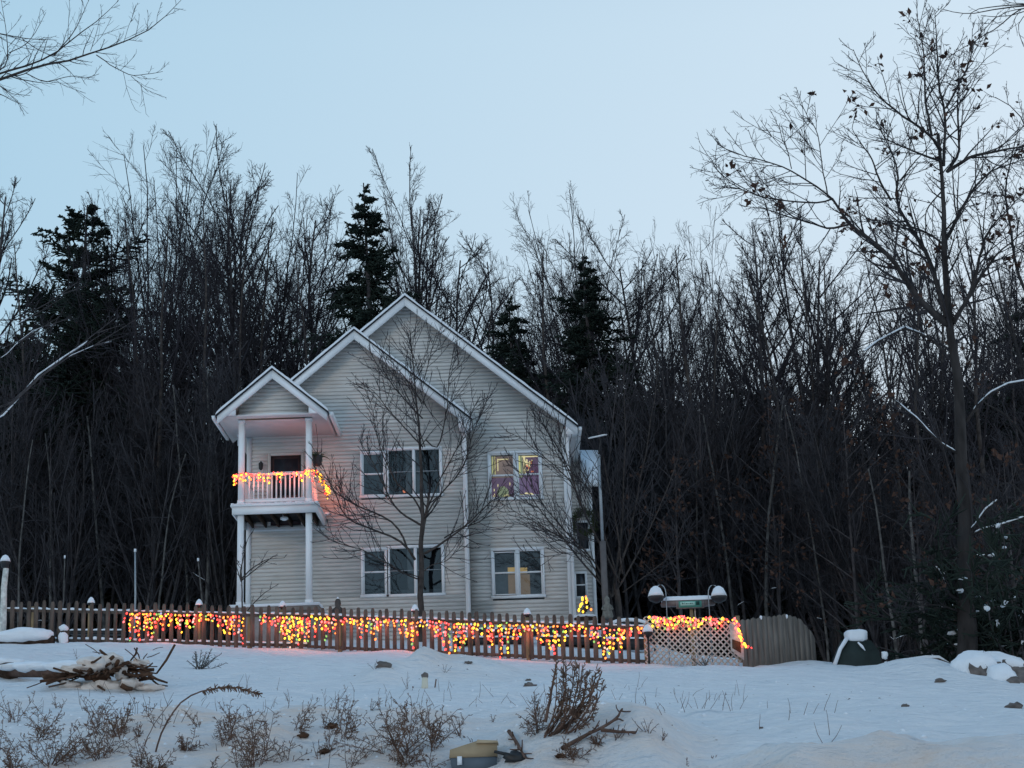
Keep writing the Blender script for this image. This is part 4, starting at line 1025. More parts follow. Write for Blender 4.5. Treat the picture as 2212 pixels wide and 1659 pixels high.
ol([r3(1745, 600), r3(1870, 380), r3(1990, 180), r3(2212, -20), r3(2350, -120)], .07, .9)
ol([r2(1690, 1240), r2(1560, 1390), r2(1560, 1600), r3(1600, 150)], .03, .8)
ol([r2(1700, 1640), r2(1600, 1560), r2(1500, 1510), r2(1300, 1480), r2(1150, 1470)], .045, -.8)
ol([r2(1700, 1280), r2(1780, 1300), r2(1850, 1270)], .02, -.3)
sn1 = [r3(1690, 790), r3(1580, 690), r3(1420, 625), r3(1240, 720), r3(1150, 790)]
sn2 = [r3(1790, 1470), r3(1650, 1390), r3(1500, 1230), r3(1330, 1090), r3(1220, 1000)]
sn3 = [r3(1830, 1250), r3(1900, 1150), r3(1990, 1060), r3(2110, 1000), r3(2230, 980)]
c7 = lambda x, y: (1635.8 + .2604 * x, 936 + .2604 * y)
sn4 = [c7(1740, 840), c7(1810, 760), c7(1890, 640), c7(1990, 560)]
sn5 = [c7(1740, 860), c7(1870, 800), c7(2000, 770), c7(2212, 700)]
sn6 = [c7(1700, 1380), c7(1600, 1350), c7(1550, 1240), c7(1520, 1160), c7(1440, 1060)]
ol(sn1, .05, -1.2); ol(sn2, .05, -1.0); ol(sn3, .06, -.8); ol(sn4, .05, -.6); ol(sn5, .045, -.9); ol(sn6, .07, -.6)
ol([c7(1680, 1480), c7(1500, 1420), c7(1300, 1430), c7(1200, 1480)], .035, -.8)
ol([c7(1690, 1050), c7(1560, 920), c7(1430, 780), c7(1290, 740)], .03, -.9)
oak, tips, rng = make_hero('oak_tree', 'large bare oak at right with scattered dead brown leaves and snow lined limbs', 'oak tree', tb, trunk, .25, .04, LM, 51, rs=.68, dens=5, l2=1.5, l3=.42, n3=5, n4=2, twig=.0075, mt=M_BARKO, trop=.05)
for k, (sn, dy) in enumerate([(sn1, -1.2), (sn2, -1.0), (sn3, -.8), (sn4, -.6), (sn5, -.9), (sn6, -.6)]):
    a_, b_ = [(.25, 1), (.05, .75), (.15, 1), (0, 1), (.15, 1), (.35, .85)][k]
    snow_on(px_limb(sn, YO, YO + dy), .036, oak, k, a_, b_, tb)
leaf_kind = Geo()
# dead leaves: small curled faces in tufts along the twigs
def leaf_geo(tips, rng, frac, size, per=4, maxn=4000):
    g = Geo(); c = 0
    for P2, P3 in tips:
        pts = P2[:, -2:, :].reshape(-1, 3)
        k = rng.uniform(size=len(pts)) < frac
        for p in pts[k]:
            for _ in range(rng.integers(1, per + 1)):
                o = p + rng.normal(size=3) * size * 1.1; a = norm(rng.normal(size=3)); b = np.cross(a, norm(rng.normal(size=3))); b = norm(b)
                s = size * rng.uniform(.6, 1.3); cup = np.cross(a, b) * s * .35
                g.add([o - a * s, o + b * s * .55 + cup, o + a * s, o - b * s * .55 + cup], tris=[(0, 1, 3), (1, 2, 3)]); c += 1
    return g
leaf_geo(tips, rng, .13, .095, 9).obj('dead_leaves', M_LEAF, oak, kind='stuff')
# neighbour oak at the right edge
YO2 = 44.
LM = []
tb2 = U(2260, 1440, YO2); tb2[2] -= .3
def ol2(pts, r0=.05, dy=0.0, r1=.01): LM.append((px_limb(pts, YO2, YO2 + dy), r0, r1))
ol2([(2245, 900), (2200, 760), (2150, 640), (2120, 520), (2135, 400)]); ol2([(2240, 700), (2190, 560), (2170, 400), (2205, 260)], .05, .6)
ol2([(2250, 1000), (2180, 900), (2110, 860), (2060, 800)], .04, -.5); ol2([(2250, 1100), (2180, 1040), (2130, 1060)], .03, .4)
ol2([(2240, 640), (2230, 420), (2215, 250), (2150, 210)], .04, -.6); ol2([(2240, 800), (2160, 780), (2100, 700), (2080, 620)], .03, -.6); ol2([(2250, 620), (2300, 480), (2310, 300)], .05)
nb_, tips2, rng2 = make_hero('oak_tree', 'neighbouring leafy brown oak cut off by the right edge of the view', 'oak tree', tb2, [tb2] + px_limb([(2255, 1100), (2245, 800), (2240, 560), (2245, 350), (2235, 240)], YO2), .22, .03, LM, 61, dens=2.4, l2=1.5, n3=5, n4=2, twig=.0075, mt=M_BARKO)
leaf_geo(tips2, rng2, .35, .08, 6).obj('dead_leaves', M_LEAF, nb_, kind='stuff')
# brown leaved young oaks in the brush right
for k, (px, py, Y, lab) in enumerate([(1650, 850, 55, 'young oak holding brown leaves, left of the grill cover'), (1810, 830, 53, 'young oak with rusty leaves behind the stockade fence end'), (1960, 960, 52, 'brown leaved young oak just left of the big oak trunk'), (1450, 980, 54, 'small oak with a few brown leaves behind the sign board'), (2160, 1000, 48, 'brown leaved young oak right of the big oak trunk')]):
    t = U(px, py, Y); z0 = Hf(t[0], Y) - .2; b0 = np.array([t[0], Y, z0]); hgt = t[2] - z0
    rg = np.random.default_rng(80 + k); LM = []
    for q in range(12):
        f = .18 + .75 * q / 12; st = b0 + np.array([0, 0, hgt * f]); an = rg.uniform(0, 6.28); ln_ = hgt * .28 * (1.1 - f) + .4
        en = st + np.array([math.cos(an) * ln_, math.sin(an) * ln_, ln_ * .9]); LM.append(([st, (st + en) / 2 + rg.normal(size=3) * .1, en], .025, .007))
    yo, tp, rg2 = make_hero('young_oak', lab, 'oak tree', b0, [b0, b0 + [0, 0, hgt * .5], b0 + [.1, 0, hgt]], .08, .01, LM, 90 + k, dens=3, l2=1.0, n3=3, n4=0, mt=M_BARKD)
    leaf_geo(tp, rg2, .5, .085, 5).obj('dead_leaves', M_LEAF, yo, kind='stuff')

# ---- near branches that reach into the frame, each with its tree outside it
def l1(x, y): return (.3255 * x, .3255 * y)
YN = 22.
LM = []
def nl(pts, r0=.02, dy=0.0, r1=.004): LM.append((px_limb(pts, YN, YN + dy), r0, r1))
nl([(-160, 230), l1(0, 520), l1(150, 480), l1(280, 425), l1(450, 410), l1(620, 350), l1(820, 290), l1(1000, 190), l1(1140, 100), l1(1200, 0)], .035, -.8)
nl([(-160, 225), l1(0, 478), l1(200, 440), l1(350, 370), l1(470, 270), l1(650, 140), l1(790, 0)], .03, .5)
nl([l1(360, 370), l1(500, 200), l1(590, 0)], .012)
nl([l1(640, 365), l1(760, 450), l1(870, 505), l1(1000, 490), l1(1080, 475)], .011, -.3)
nl([l1(870, 505), l1(930, 560), l1(985, 612)], .006)
nl([(-60, 60), l1(0, 225), l1(130, 250), l1(260, 262), l1(380, 265)], .013, .3)
nl([l1(150, 260), l1(250, 330), l1(380, 390), l1(480, 410)], .008, .2)
nl([(-30, 165), l1(10, 470), l1(55, 400), l1(40, 200), l1(8, 0)], .013, .5)
nl([l1(60, 350), l1(170, 300), l1(240, 210), l1(305, 80)], .009, -.3)
nl([l1(170, 485), l1(300, 550), l1(400, 520), l1(480, 500), l1(590, 520), l1(660, 490)], .010, -.4)
nl([(-60, 170), l1(0, 560), l1(60, 620), l1(200, 635)], .009, .4)
nl([l1(0, 570), l1(80, 640), l1(120, 670)], .006, .2)
nl([l1(600, 340), l1(640, 220), l1(655, 160)], .006); nl([l1(820, 285), l1(860, 150), l1(885, 130)], .004)
tb = np.array([U(-330, 800, YN)[0], YN, 0.0]); tb[2] = Hf(tb[0], YN) - .2
jn = U(-160, 230, YN)
make_hero('near_tree', 'near bare tree whose branches hang into the top left of the view', 'tree', tb, [tb, tb + [.2, 0, 3], (tb + jn) / 2 + [-.3, 0, 1.5], jn, jn + [.1, 0, 3]], .22, .05, LM, 71, rs=.72, dens=7, l2=.5, l3=.42, n3=4, n4=0, twig=.0026, trop=.02)
LM = []
def q2(x, y): return (1923.8 + .1302 * x, .1302 * y)
def nr(pts, r0=.012, dy=0.0, r1=.004): LM.append((px_limb(pts, YN, YN + dy), r0, r1))
nr([(2330, 20), q2(2212, 80), q2(1950, 80), q2(1700, 110), q2(1450, 140), q2(1280, 210), q2(1280, 320)], .014, .2)
nr([(2330, 20), q2(2212, 90), q2(2100, 120), q2(1850, 130), q2(1650, 170), q2(1450, 230), q2(1100, 215), q2(860, 150)], .014, -.3)
nr([(2330, 20), q2(2180, 110), q2(2050, 200), q2(1850, 400), q2(1600, 560), q2(1380, 690), q2(1200, 790), q2(1000, 900), q2(900, 1000)], .012, .3)
nr([q2(2212, 190), q2(2000, 260), q2(1700, 280), q2(1500, 250)], .007); nr([q2(1750, 290), q2(1600, 440), q2(1450, 600)], .006, .1)
nr([q2(2150, 150), q2(1950, 190), q2(1750, 290)], .006); nr([q2(2212, 270), q2(2120, 400), q2(2130, 560), q2(2212, 780)], .006)
nr([q2(2212, 60), q2(2000, 50), q2(1880, 0)], .006); nr([q2(2080, 270), q2(2020, 440), q2(2000, 480)], .004)
tb = np.array([U(2560, 800, YN)[0], YN, 0.0]); tb[2] = Hf(tb[0], YN) - .2
jn = U(2330, 20, YN)
nt, tp, rg = make_hero('near_tree', 'near tree with thin drooping twigs at the top right corner of the view', 'tree', tb, [tb, tb + [-.1, 0, 3], (tb + jn) / 2 + [.4, 0, 1], jn, jn + [0, 0, 2]], .2, .05, LM, 75, dens=2.5, l2=.25, l3=.4, n3=2, n4=0, twig=.003, trop=-.03)
leaf_geo(tp, rg, .07, .035, 2).obj('dead_leaves', M_LEAF, nt, kind='stuff')

# ---- snow lined leaning trees at left
def c_(x, y): return (.3255 * x, 360 + .3255 * y)
YL = 50.
for nm, lab, pts, r0, sn in [
    ('leaning_tree', 'long snow lined trunk leaning to the right, lowest at the left edge', [(-150, 900), c_(0, 1680), c_(100, 1570), c_(250, 1390), c_(430, 1265), c_(570, 1175), c_(640, 1105), c_(760, 1000)], .10, [(.1, .82)]),
    ('leaning_tree', 'dark leaning limb with patchy snow above the long snowy one', [(-140, 620), c_(0, 1135), c_(60, 1085), c_(120, 1050), c_(250, 960), c_(400, 850), c_(520, 760)], .07, [(.3, .48), (.55, .65)]),
    ('leaning_tree', 'thin leaning stem with broken snow between the two others', [(-140, 660), c_(0, 1275), c_(50, 1240), c_(120, 1165), c_(220, 1090), c_(300, 1060), c_(370, 1050)], .035, [(.5, .98)]),
    ('leaning_tree', 'short snowy branch crossing right of the long snow lined trunk', [c_(330, 1330), c_(480, 1250), c_(620, 1190), c_(740, 1160)], .035, [(.3, 1)])]:
    P3d = px_limb(pts, YL, YL + 2)
    b0 = np.array(P3d[0]); gx_ = b0[0] - 2.2
    root = np.array([gx_, YL - .5, Hf(gx_, YL - .5) - .2]) if pts[0][0] < 0 else None
    full = ([root] if root is not None else []) + P3d
    if root is None: full = [np.array([b0[0] - 6, YL, Hf(b0[0] - 6, YL) - .2]), (b0 + np.array([b0[0] - 6, YL, 9.])) / 2 + [0, 0, .8]] + P3d
    o, tp, rg = make_hero(nm, lab, 'tree', full[0], full, r0 * 1.3, .012, [([P3d[len(P3d) // 2], P3d[len(P3d) // 2] + np.array([1.2, .3, .9])], .02, .006), ([P3d[-2], P3d[-2] + np.array([.9, -.2, .2])], .02, .006)], len(lab), dens=3, l2=.9, n3=3, n4=0, mt=M_BARKD)
    for a_, b_ in sn: snow_on(P3d, r0 * .42, o, len(lab), a_, b_, full[0], .6)

# ------------------------------------------------------------------ picket fence
def zg(x, y): return Hf(x, y)
FA = U(-70, 1387, 45.6); FB = U(668, 1403, 45.0); FC = U(1395, 1436, 41.0)
def fline(p):      # base point of the fence line at picture column p
    if p < 668: t = (p + 70) / 738; a, b = FA, FB
    else: t = (p - 668) / 727; a, b = FB, FC
    return a + (b - a) * t
fence = thing('picket_fence', 'brown wooden picket fence with snow on its rails, hung with coloured lights', 'fence', tuple(FB))
def place(o, p, rz=0):
    o.location = tuple(np.array(p) - FB); o.rotation_euler = (0, 0, rz)
rngf = random.Random(5)
dirs = [math.atan2((FB - FA)[1], (FB - FA)[0]), math.atan2((FC - FB)[1], (FC - FB)[0])]
pk = []
for k in range(6):
    g = Geo(); w = .050 + .004 * (k % 3); h = 1.06 + .03 * (k % 2)
    g.prism([(-w, 0.02), (w, 0.02), (w, .25), (w * .86, .55), (w, .80), (w * .85, h - .05), (w * .5, h), (-w * .5, h), (-w * .85, h - .05), (-w, .80), (-w * .86, .55), (-w, .25)], -.012, .012)
    pk.append(g.mesh('picket', M_FENCE))
dist = 0; L1 = np.linalg.norm(FB - FA); L2 = np.linalg.norm(FC - FB)
s_ = .1; cnt = 0
while s_ < L1 + L2 - .1:
    a, b, u, d_ = (FA, FB, s_ / L1, dirs[0]) if s_ < L1 else (FB, FC, (s_ - L1) / L2, dirs[1])
    p = a + (b - a) * u + np.array([0, 0, .0])
    o = link(pk[cnt % 6], 'picket', fence); place(o, p + [0, 0, rngf.uniform(-.015, .02)], d_)
    o.rotation_euler[1] = rngf.uniform(-.012, .012)
    s_ += .2085 + rngf.uniform(-.004, .004); cnt += 1
def rail(pa, pb, z, th=.07, name='rail', snow=True):
    a = np.array(pa) + [0, 0, z]; b = np.array(pb) + [0, 0, z]
    d = (b - a); L = np.linalg.norm(d); t = d / L; nrm = np.array([-t[1], t[0], 0]); nrm /= np.linalg.norm(nrm)
    def bar(z0, z1, w0, w1): 
        v = [q + nrm * w + np.array([0, 0, zz]) - FB for zz in (z0, z1) for w in (w0, w1) for q in (a, b)]
        return Geo().add(v, [(0, 2, 3, 1), (4, 5, 7, 6), (0, 1, 5, 4), (2, 6, 7, 3), (0, 4, 6, 2), (1, 3, 7, 5)])
    bar(-th / 2, th / 2, .016, .055).obj(name, M_FENCE, fence)
    if snow:
        g = Geo(); n = int(L / .1); v = []
        for i in range(n + 1):
            q = a + d * i / n - FB
            hh = .05 + .03 * noise.noise(Vector((i * .35, z * 5, pa[0]))) + .012 * math.sin(i * 2.9)
            hh = max(.012, hh)
            for w, zz in ((.008, th / 2 + .002), (-.004, th / 2 + hh * .6), (.03, th / 2 + hh), (.066, th / 2 + hh * .6), (.062, th / 2 + .002)):
                v.append(q + nrm * w + np.array([0, 0, zz]))
        q_ = [(i * 5 + j, (i + 1) * 5 + j, (i + 1) * 5 + j + 1, i * 5 + j + 1) for i in range(n) for j in range(4)]
        g.add(v, q_).obj('rail_snow', M_SNOWP, fence, True)
nodes = [-70, 70, 195, 338, 430, 540, 668]; 
posts2 = [668, 730, 913, 1158, 1395]
rail(FA, FB, .84); rail(FB, FC, .84); rail(FA, FB, .10, snow=True); rail(FB, FC, .08, snow=False)
def post(pcol, solar=True, hgt=1.0):
    p = fline(pcol)
    o = Geo().box(-.055, .055, .02, .13, -.1, hgt).obj('post', M_FENCEP, fence); place(o, p, 0)
    if solar:
        c = Geo().lathe([(.05, hgt), (.05, hgt + .04), (.10, hgt + .05), (.10, hgt + .07), (.05, hgt + .10)], (0, .075, 0), 10).obj('post_cap', M_BLACK, fence); place(c, p, 0)
        s = Geo().lathe([(.10, hgt + .072), (.095, hgt + .11), (.06, hgt + .19), (.02, hgt + .23)], (0, .075, 0), 10).obj('snow_cap', M_SNOWP, c, True)
for q in (195, 430, 610, 913, 1158): post(q, True)
for q in (70, 338, 540, 740, 1035, 1280): post(q, False, .95)

# ------------------------------------------------------------------ lattice screen
LB = fline(1395); LE = U(1602, 1442, 40.25)
lat = thing('lattice_screen', 'pale diamond lattice screen at the right end of the picket fence', 'lattice', tuple(LB))
dv = LE - LB; WL = float(np.linalg.norm(dv)); angL = math.atan2(dv[1], dv[0]); slope = dv[2] / WL
lat.rotation_euler = (0, 0, angL)
HLt = 1.05
def clipseg(c, sgn):
    # line x*1 + sgn*z = c inside [0,W]x[0.0,H]
    pts = []
    for x in (0, WL):
        z = (c - x) * sgn
        if 0.02 <= z <= HLt: pts.append((x, z))
    for z in (0.02, HLt):
        x = c - sgn * z
        if 0 < x < WL: pts.append((x, z))
    return pts[:2] if len(pts) >= 2 else None
for sgn, yy in ((1, 0.0), (-1, .011)):
    c = -HLt
    while c < WL + HLt:
        sgm = clipseg(c, sgn)
        if sgm:
            (x0, z0), (x1, z1) = sgm
            L = math.hypot(x1 - x0, z1 - z0)
            if L > .08:
                tx, tz = (x1 - x0) / L, (z1 - z0) / L; nx, nz = -tz * .017, tx * .017
                g = Geo().prism([(x0 - nx, z0 - nz), (x1 - nx, z1 - nz), (x1 + nx, z1 + nz), (x0 + nx, z0 + nz)], yy, yy + .010)
                for a in g.v: a[:, 2] += a[:, 0] * slope
                g.obj('lattice_strip', M_LATT, lat)
        c += .141
for i in range(int(WL / .141)):
    xc = .07 + i * .141; t = np.linspace(0, math.pi, 8)
    Geo().tube([(xc + .068 * math.cos(a), .008, HLt - .02 + .07 * math.sin(a) + xc * slope) for a in t], .015, 5).obj('scallop', M_LATT, lat)
for x in (.02, WL * .5, WL - .05):
    Geo().box(x - .045, x + .045, .025, .115, -.1, HLt - .1).obj('post', M_FENCEP, lat)
    lat.children[-1].location = (0, 0, x * slope)
c = Geo().lathe([(.06, .62), (.06, .66), (.12, .68), (.12, .72), (.05, .75)], (.12, -.12, 0), 10).obj('post_lantern', M_BLACK, lat)
Geo().lathe([(.125, .722), (.12, .78), (.07, .87), (.02, .90)], (.12, -.12, 0), 10).obj('snow_cap', M_SNOWP, c, True)
Geo().box(.10, .14, -.14, -.10, 0, .62).obj('lantern_stake', M_BLACK, c)
# board end leaning on the lattice, right
bd = thing('leaning_board', 'pale board with a worn brown patch leaning on the lattice end', 'board', tuple(U(1592, 1400, 40.1)))
Geo().prism([(-.14, -.05), (.14, -.28), (.15, .18), (.05, .55), (-.13, .55)], -.02, .01).obj('plank', M_LATT, bd)
Geo().prism([(-.11, .0), (.08, -.12), (.09, .12), (-.1, .2)], -.032, -.022).obj('worn_patch', M_STICK, bd)

# ------------------------------------------------------------------ stockade fence
SA, SB = U(1606, 1442, 40.2), U(1765, 1431, 41.8)
st = thing('stockade_fence', 'weathered grey board fence with a rounded end, right of the lattice', 'fence', tuple(SA))
dv = SB - SA; WS = math.hypot(dv[0], dv[1]); st.rotation_euler = (0, 0, math.atan2(dv[1], dv[0]))
nbd = 14
for i in range(nbd):
    x0 = WS * i / nbd; x1 = WS * (i + 1) / nbd - .012; xm = (i + .5) / nbd
    top = lambda x: (1.04 + .10 * min(1, x / WS * 2)) if x / WS < .62 else 1.14 - .60 * ((x / WS - .62) / .38) ** 2.2
    zb = dv[2] * xm - .12; r_ = rngf.uniform(-.02, .02)
    Geo().prism([(x0, zb), (x1, zb), (x1, dv[2] * xm + top(x1) - .02 + r_), ((x0 + x1) / 2, dv[2] * xm + top((x0 + x1) / 2) + .015 + r_), (x0, dv[2] * xm + top(x0) - .02 + r_)], rngf.uniform(-.006, .006), .02).obj('board', M_STOCK, st)
for z in (.25, .85): Geo().box(0, WS * .95, .022, .07, z, z + .09).obj('rail', M_STOCK, st)
for x in (.55, 1.25): Geo().blob((WS * x / 2, 0, 1.14 + dv[2] * x / 2 - .04), .03, .03, .05, 3).obj('snow', M_SNOWP, st)

# ------------------------------------------------------------------ light strings
BC = {'red': ((1, .06, .05), 2.6), 'amber': ((1, .46, .03), 3.4), 'yellow': ((1, .68, .05), 2.2), 'green': ((.25, .62, .14), .9), 'pink': ((1, .15, .15), 2.3), 'blue': ((.35, .42, .62), .8), 'orange': ((1, .22, .04), 3.0), 'white': ((.85, .62, .5), .9)}
BM = {}
for k, (c, e) in BC.items():
    g = Geo(); prof = [(.012, .036), (.026, .018), (.031, -.004), (.024, -.030), (.008, -.046)]
    g.lathe(prof, sides=8); BM[k] = g.mesh('bulb', mat('bulb_' + k, tuple(min(1, x * .8) for x in c), .3, .5, emit=c, strength=e), True)
PICK = ['red'] * 8 + ['orange'] * 8 + ['amber'] * 7 + ['yellow'] * 3 + ['green'] * 3 + ['pink'] * 4 + ['blue'] + ['white'] * 2
def strand(name, label, group, base, runpts, drops, seed, pick=PICK, power=0.0, off=(0, -.05, 0), big=1.0):
    """runpts: cord line; drops: list of (position along 0..1, length)"""
    rg = random.Random(seed); base = np.array(base, float)
    t = thing(name, label, 'light string', base, group)
    rp = np.array(runpts, float) + np.array(off) - base
    cg = Geo(); cg.tube(rp, .006, 4)
    s = np.concatenate([[0], np.cumsum(np.linalg.norm(np.diff(rp, axis=0), axis=1))])
    at = lambda u: np.array([np.interp(u * s[-1], s, rp[:, k]) for k in range(3)])
    def bulb(p):
        o = link(BM[rg.choice(pick)], 'bulb', t, tuple(p)); o.rotation_euler = (rg.uniform(-.9, .9), rg.uniform(-.9, .9), 0)
        k = rg.uniform(.5, .92) * big; o.scale = (k, k, k)
    for u, ln_ in drops:
        a = at(u); e = a + np.array([rg.uniform(-.08, .08), rg.uniform(-.03, .01), -ln_])
        mid = (a + e) / 2 + np.array([rg.uniform(-.04, .04), -.01, 0])
        cg.tube([a, mid, e], .004, 3, False)
        n = max(1, int(ln_ / .115))
        for k in range(n + 1):
            f = (k + rg.uniform(.2, .8)) / (n + 1)
            q = (1 - f) ** 2 * a + 2 * f * (1 - f) * mid + f * f * e
            bulb(q + np.array([rg.uniform(-.03, .03), rg.uniform(-.03, 0), 0]))
    cg.obj('cord', M_CORD, t)
    if power:
        n = max(2, int(s[-1] / .9))
        for k in range(n):
            l = bpy.data.lights.new('bulb_light', 'POINT'); l.energy = power; l.color = (1, .15, .08); l.shadow_soft_size = .12
            lo = bpy.data.objects.new('bulb_light', l); COL.objects.link(lo); lo.parent = t; lo.location = tuple(at((k + .5) / n) + np.array([0, -.12, -.2]))
    return t
GL = 'coloured light strings on the picket fence'
segs = [(272, 395, 'first light string at the left end of the lit stretch of fence', 1.0), (395, 530, 'light string left of the gap in the lights by the porch steps', .8),
        (560, 668, 'densely bunched light string just right of the gap in front of the porch', 1.4), (668, 800, 'light string below the peaked garden figure on the fence', .7),
        (800, 920, 'light string left of the ornamental tree trunk', .75), (920, 1060, 'light string right of the ornamental tree trunk', .9),
        (1060, 1200, 'light string either side of the snow capped solar post light', .8), (1200, 1400, 'light string at the right end of the picket fence, meeting the lattice', .75)]
for k, (p0, p1, lab, dn) in enumerate(segs):
    rg = random.Random(100 + k)
    pts = []
    n = 9
    for i in range(n):
        p = fline(p0 + (p1 - p0) * i / (n - 1)); pts.append(p + np.array([0, 0, .86 - .05 * abs(math.sin(i * 1.3 + k)) + rg.uniform(-.02, .03)]))
    L = np.linalg.norm(pts[-1] - pts[0])
    nd = int(L / .072 * dn ** .4); dr = []
    for i in range(nd):
        u = (i + rg.uniform(.1, .9)) / nd
        wv = .5 + .5 * math.sin(u * L * 4.2 + k * 2.0)
        dr.append((u, max(.06, (.16 + .64 * wv * rg.uniform(.3, 1.1)) * (1.15 if dn > .75 else .9))))
    if dn >= 1: dr += [(rg.uniform(.15, .9), rg.uniform(.12, .5)) for _ in range(int(nd * .3 * dn))]
    strand('light_string', lab, GL, fline(p0), pts, dr, 200 + k, power=5.0)
# balcony string: along the rail and down the right side
pts = [(-7.95, YC - .02, 13.16), (-7.6, YC - .03, 13.22), (-7.2, YC - .03, 13.18), (-6.8, YC - .03, 13.2), (-6.4, YC - .03, 13.16), (-6.0, YC - .03, 13.22), (-5.72, YC - .03, 13.26)]
rg = random.Random(9)
strand('light_string', 'red and amber light string wound on the front rail of the balcony', 'light strings on the balcony', pts[0], pts, [(rg.uniform(0, 1) if i > 8 else i * .004, rg.uniform(.06, .40)) for i in range(54)], 301,
       pick=['red'] * 6 + ['pink'] * 5 + ['orange'] * 3 + ['amber'] * 4 + ['yellow'] * 2 + ['white'], power=4)
pts = [(-5.70, YC - .03, 13.26), (-5.60, YC + .3, 13.22), (-5.55, YC + .9, 13.17), (-5.50, YC + 1.6, 13.10), (-5.48, YC + 1.95, 13.02)]
strand('light_string', 'light string running back along the right side rail of the balcony to the wall', 'light strings on the balcony', pts[0], pts, [(rg.uniform(0, 1), rg.uniform(.05, .22)) for i in range(22)] + [(rg.uniform(.85, 1), rg.uniform(.1, .3)) for i in range(8)], 302,
       pick=['red'] * 3 + ['orange'] * 3 + ['amber'] * 5 + ['yellow'] * 5, power=9)
# lattice strings
def lp(u, z, dy=-.03): p = LB + (LE - LB) * u; return p + np.array([0, dy, z])
rg = random.Random(12)
pts = [lp(u, 1.10 + .03 * math.sin(u * 19)) for u in np.linspace(.08, .97, 12)]
strand('light_string', 'mostly pink and red light string draped along the top of the lattice', 'light strings on the lattice', pts[0], pts, [(rg.uniform(0, 1), rg.uniform(.05, .34)) for i in range(62)], 303,
       pick=['red'] * 8 + ['pink'] * 8 + ['orange'] * 3 + ['amber'] * 4 + ['yellow'] * 3 + ['green'] * 2, power=1.1)
pts = [U(1588, 1336, 40.02), U(1594, 1352, 40.02), U(1600, 1372, 40.02), U(1604, 1390, 40.02), U(1616, 1396, 40.02)]
strand('light_string', 'light string trailing down the right edge of the lattice onto the board fence', 'light strings on the lattice', pts[0], pts, [(u, .05) for u in np.linspace(0, 1, 16)], 304,
       pick=['red'] * 3 + ['pink'] * 2 + ['orange'] * 3 + ['amber'] * 4 + ['yellow'] * 3, power=.9)

# ------------------------------------------------------------------ yard things behind and around the fence
def at_px(px, py, Y): return U(px, py, Y)
# tall lamp pole with flat lamp head
pt = U(1293, 982, 48.4); pb = np.array([pt[0], 48.4, Hf(pt[0], 48.4) - .1])
lp_ = thing('lamp_pole', 'tall slim grey pole with a flat tilted lamp head right of the house', 'street lamp', pb)
md = U(1289, 1170, 48.4)
o0 = np.array(pb)
Geo().tube([pb - o0, np.array([pb[0], 48.4, md[2]]) - o0], .09, 10).obj('lower_sleeve', M_POLE2, lp_)
Geo().tube([np.array([pb[0], 48.4, md[2]]) - o0, pt - o0], .045, 8).obj('pole', M_METAL, lp_)
hd = U(1290, 941, 48.4) - o0; 
Geo().tube([pt - o0, (pt - o0 + hd) / 2 + [.06, 0, 0], hd + [.1, .02, -.04]], .02, 6).obj('arm', M_BLACK, lp_)
g = Geo(); g.add([(-.27, -.12, -.09), (-.16, .22, .03), (.30, .25, .10), (.16, -.14, .0), (-.25, -.11, -.115), (-.14, .22, -.01), (.29, .25, .06), (.15, -.13, -.04)], [(0, 3, 2, 1), (4, 5, 6, 7), (0, 4, 7, 3), (3, 7, 6, 2), (2, 6, 5, 1), (1, 5, 4, 0)])
h_ = g.obj('lamp_head', M_WHITE, lp_); h_.location = tuple(hd)
# white lamp post, left edge
b0 = PX(2, 1386); b0[1] = 49.2; b0 = U(3, 1390, 45.0)
w_ = thing('post_lantern', 'old white painted post carrying a black lantern capped with snow at the left edge', 'lantern', b0)
hL = (U(6, 1228, 45.0) - b0)[2]
Geo().tube([(0, 0, -.2), (.02, 0, hL * .3), (0, 0, hL * .75), (.03, 0, hL)], [.10, .085, .075, .07], 10).obj('post', M_LAMPP, w_, True)
Geo().lathe([(.05, hL), (.09, hL + .03), (.11, hL + .12), (.13, hL + .17), (.08, hL + .20)], sides=10).obj('lantern_head', M_BLACK, w_)
Geo().lathe([(.135, hL + .175), (.12, hL + .24), (.07, hL + .32), (.02, hL + .35)], sides=10).obj('snow_cap', M_SNOWP, w_, True)
# thin poles in the dark left
for px, top, bot, r_, lab, bend in [(292, 1188, 1330, .03, 'straight pale pole standing behind the fence, left of the porch', 0), (438, 1208, 1340, .026, 'thin bent pale stake closest to the porch', -10), (128, 1202, 1320, .02, 'slim leaning pale stake near the left end of the fence', 12)]:
    a = U(px, bot, 51); a[2] = Hf(a[0], 51) - .1; b = U(px + bend, top, 51)
    o = thing('stake', lab, 'stake', a); Geo().tube([(0, 0, 0), (b - a) * .55 + [.02 if bend == 0 else .06, 0, 0], b - a], [r_, r_, r_ * .8], 6).obj('shaft', M_METAL if bend == 0 else M_PALEBARK, o)
    Geo().tube([b - a - [0, 0, .06], b - a + [0, 0, .03]], r_ * 1.2, 6).obj('snow', M_SNOWP, o)
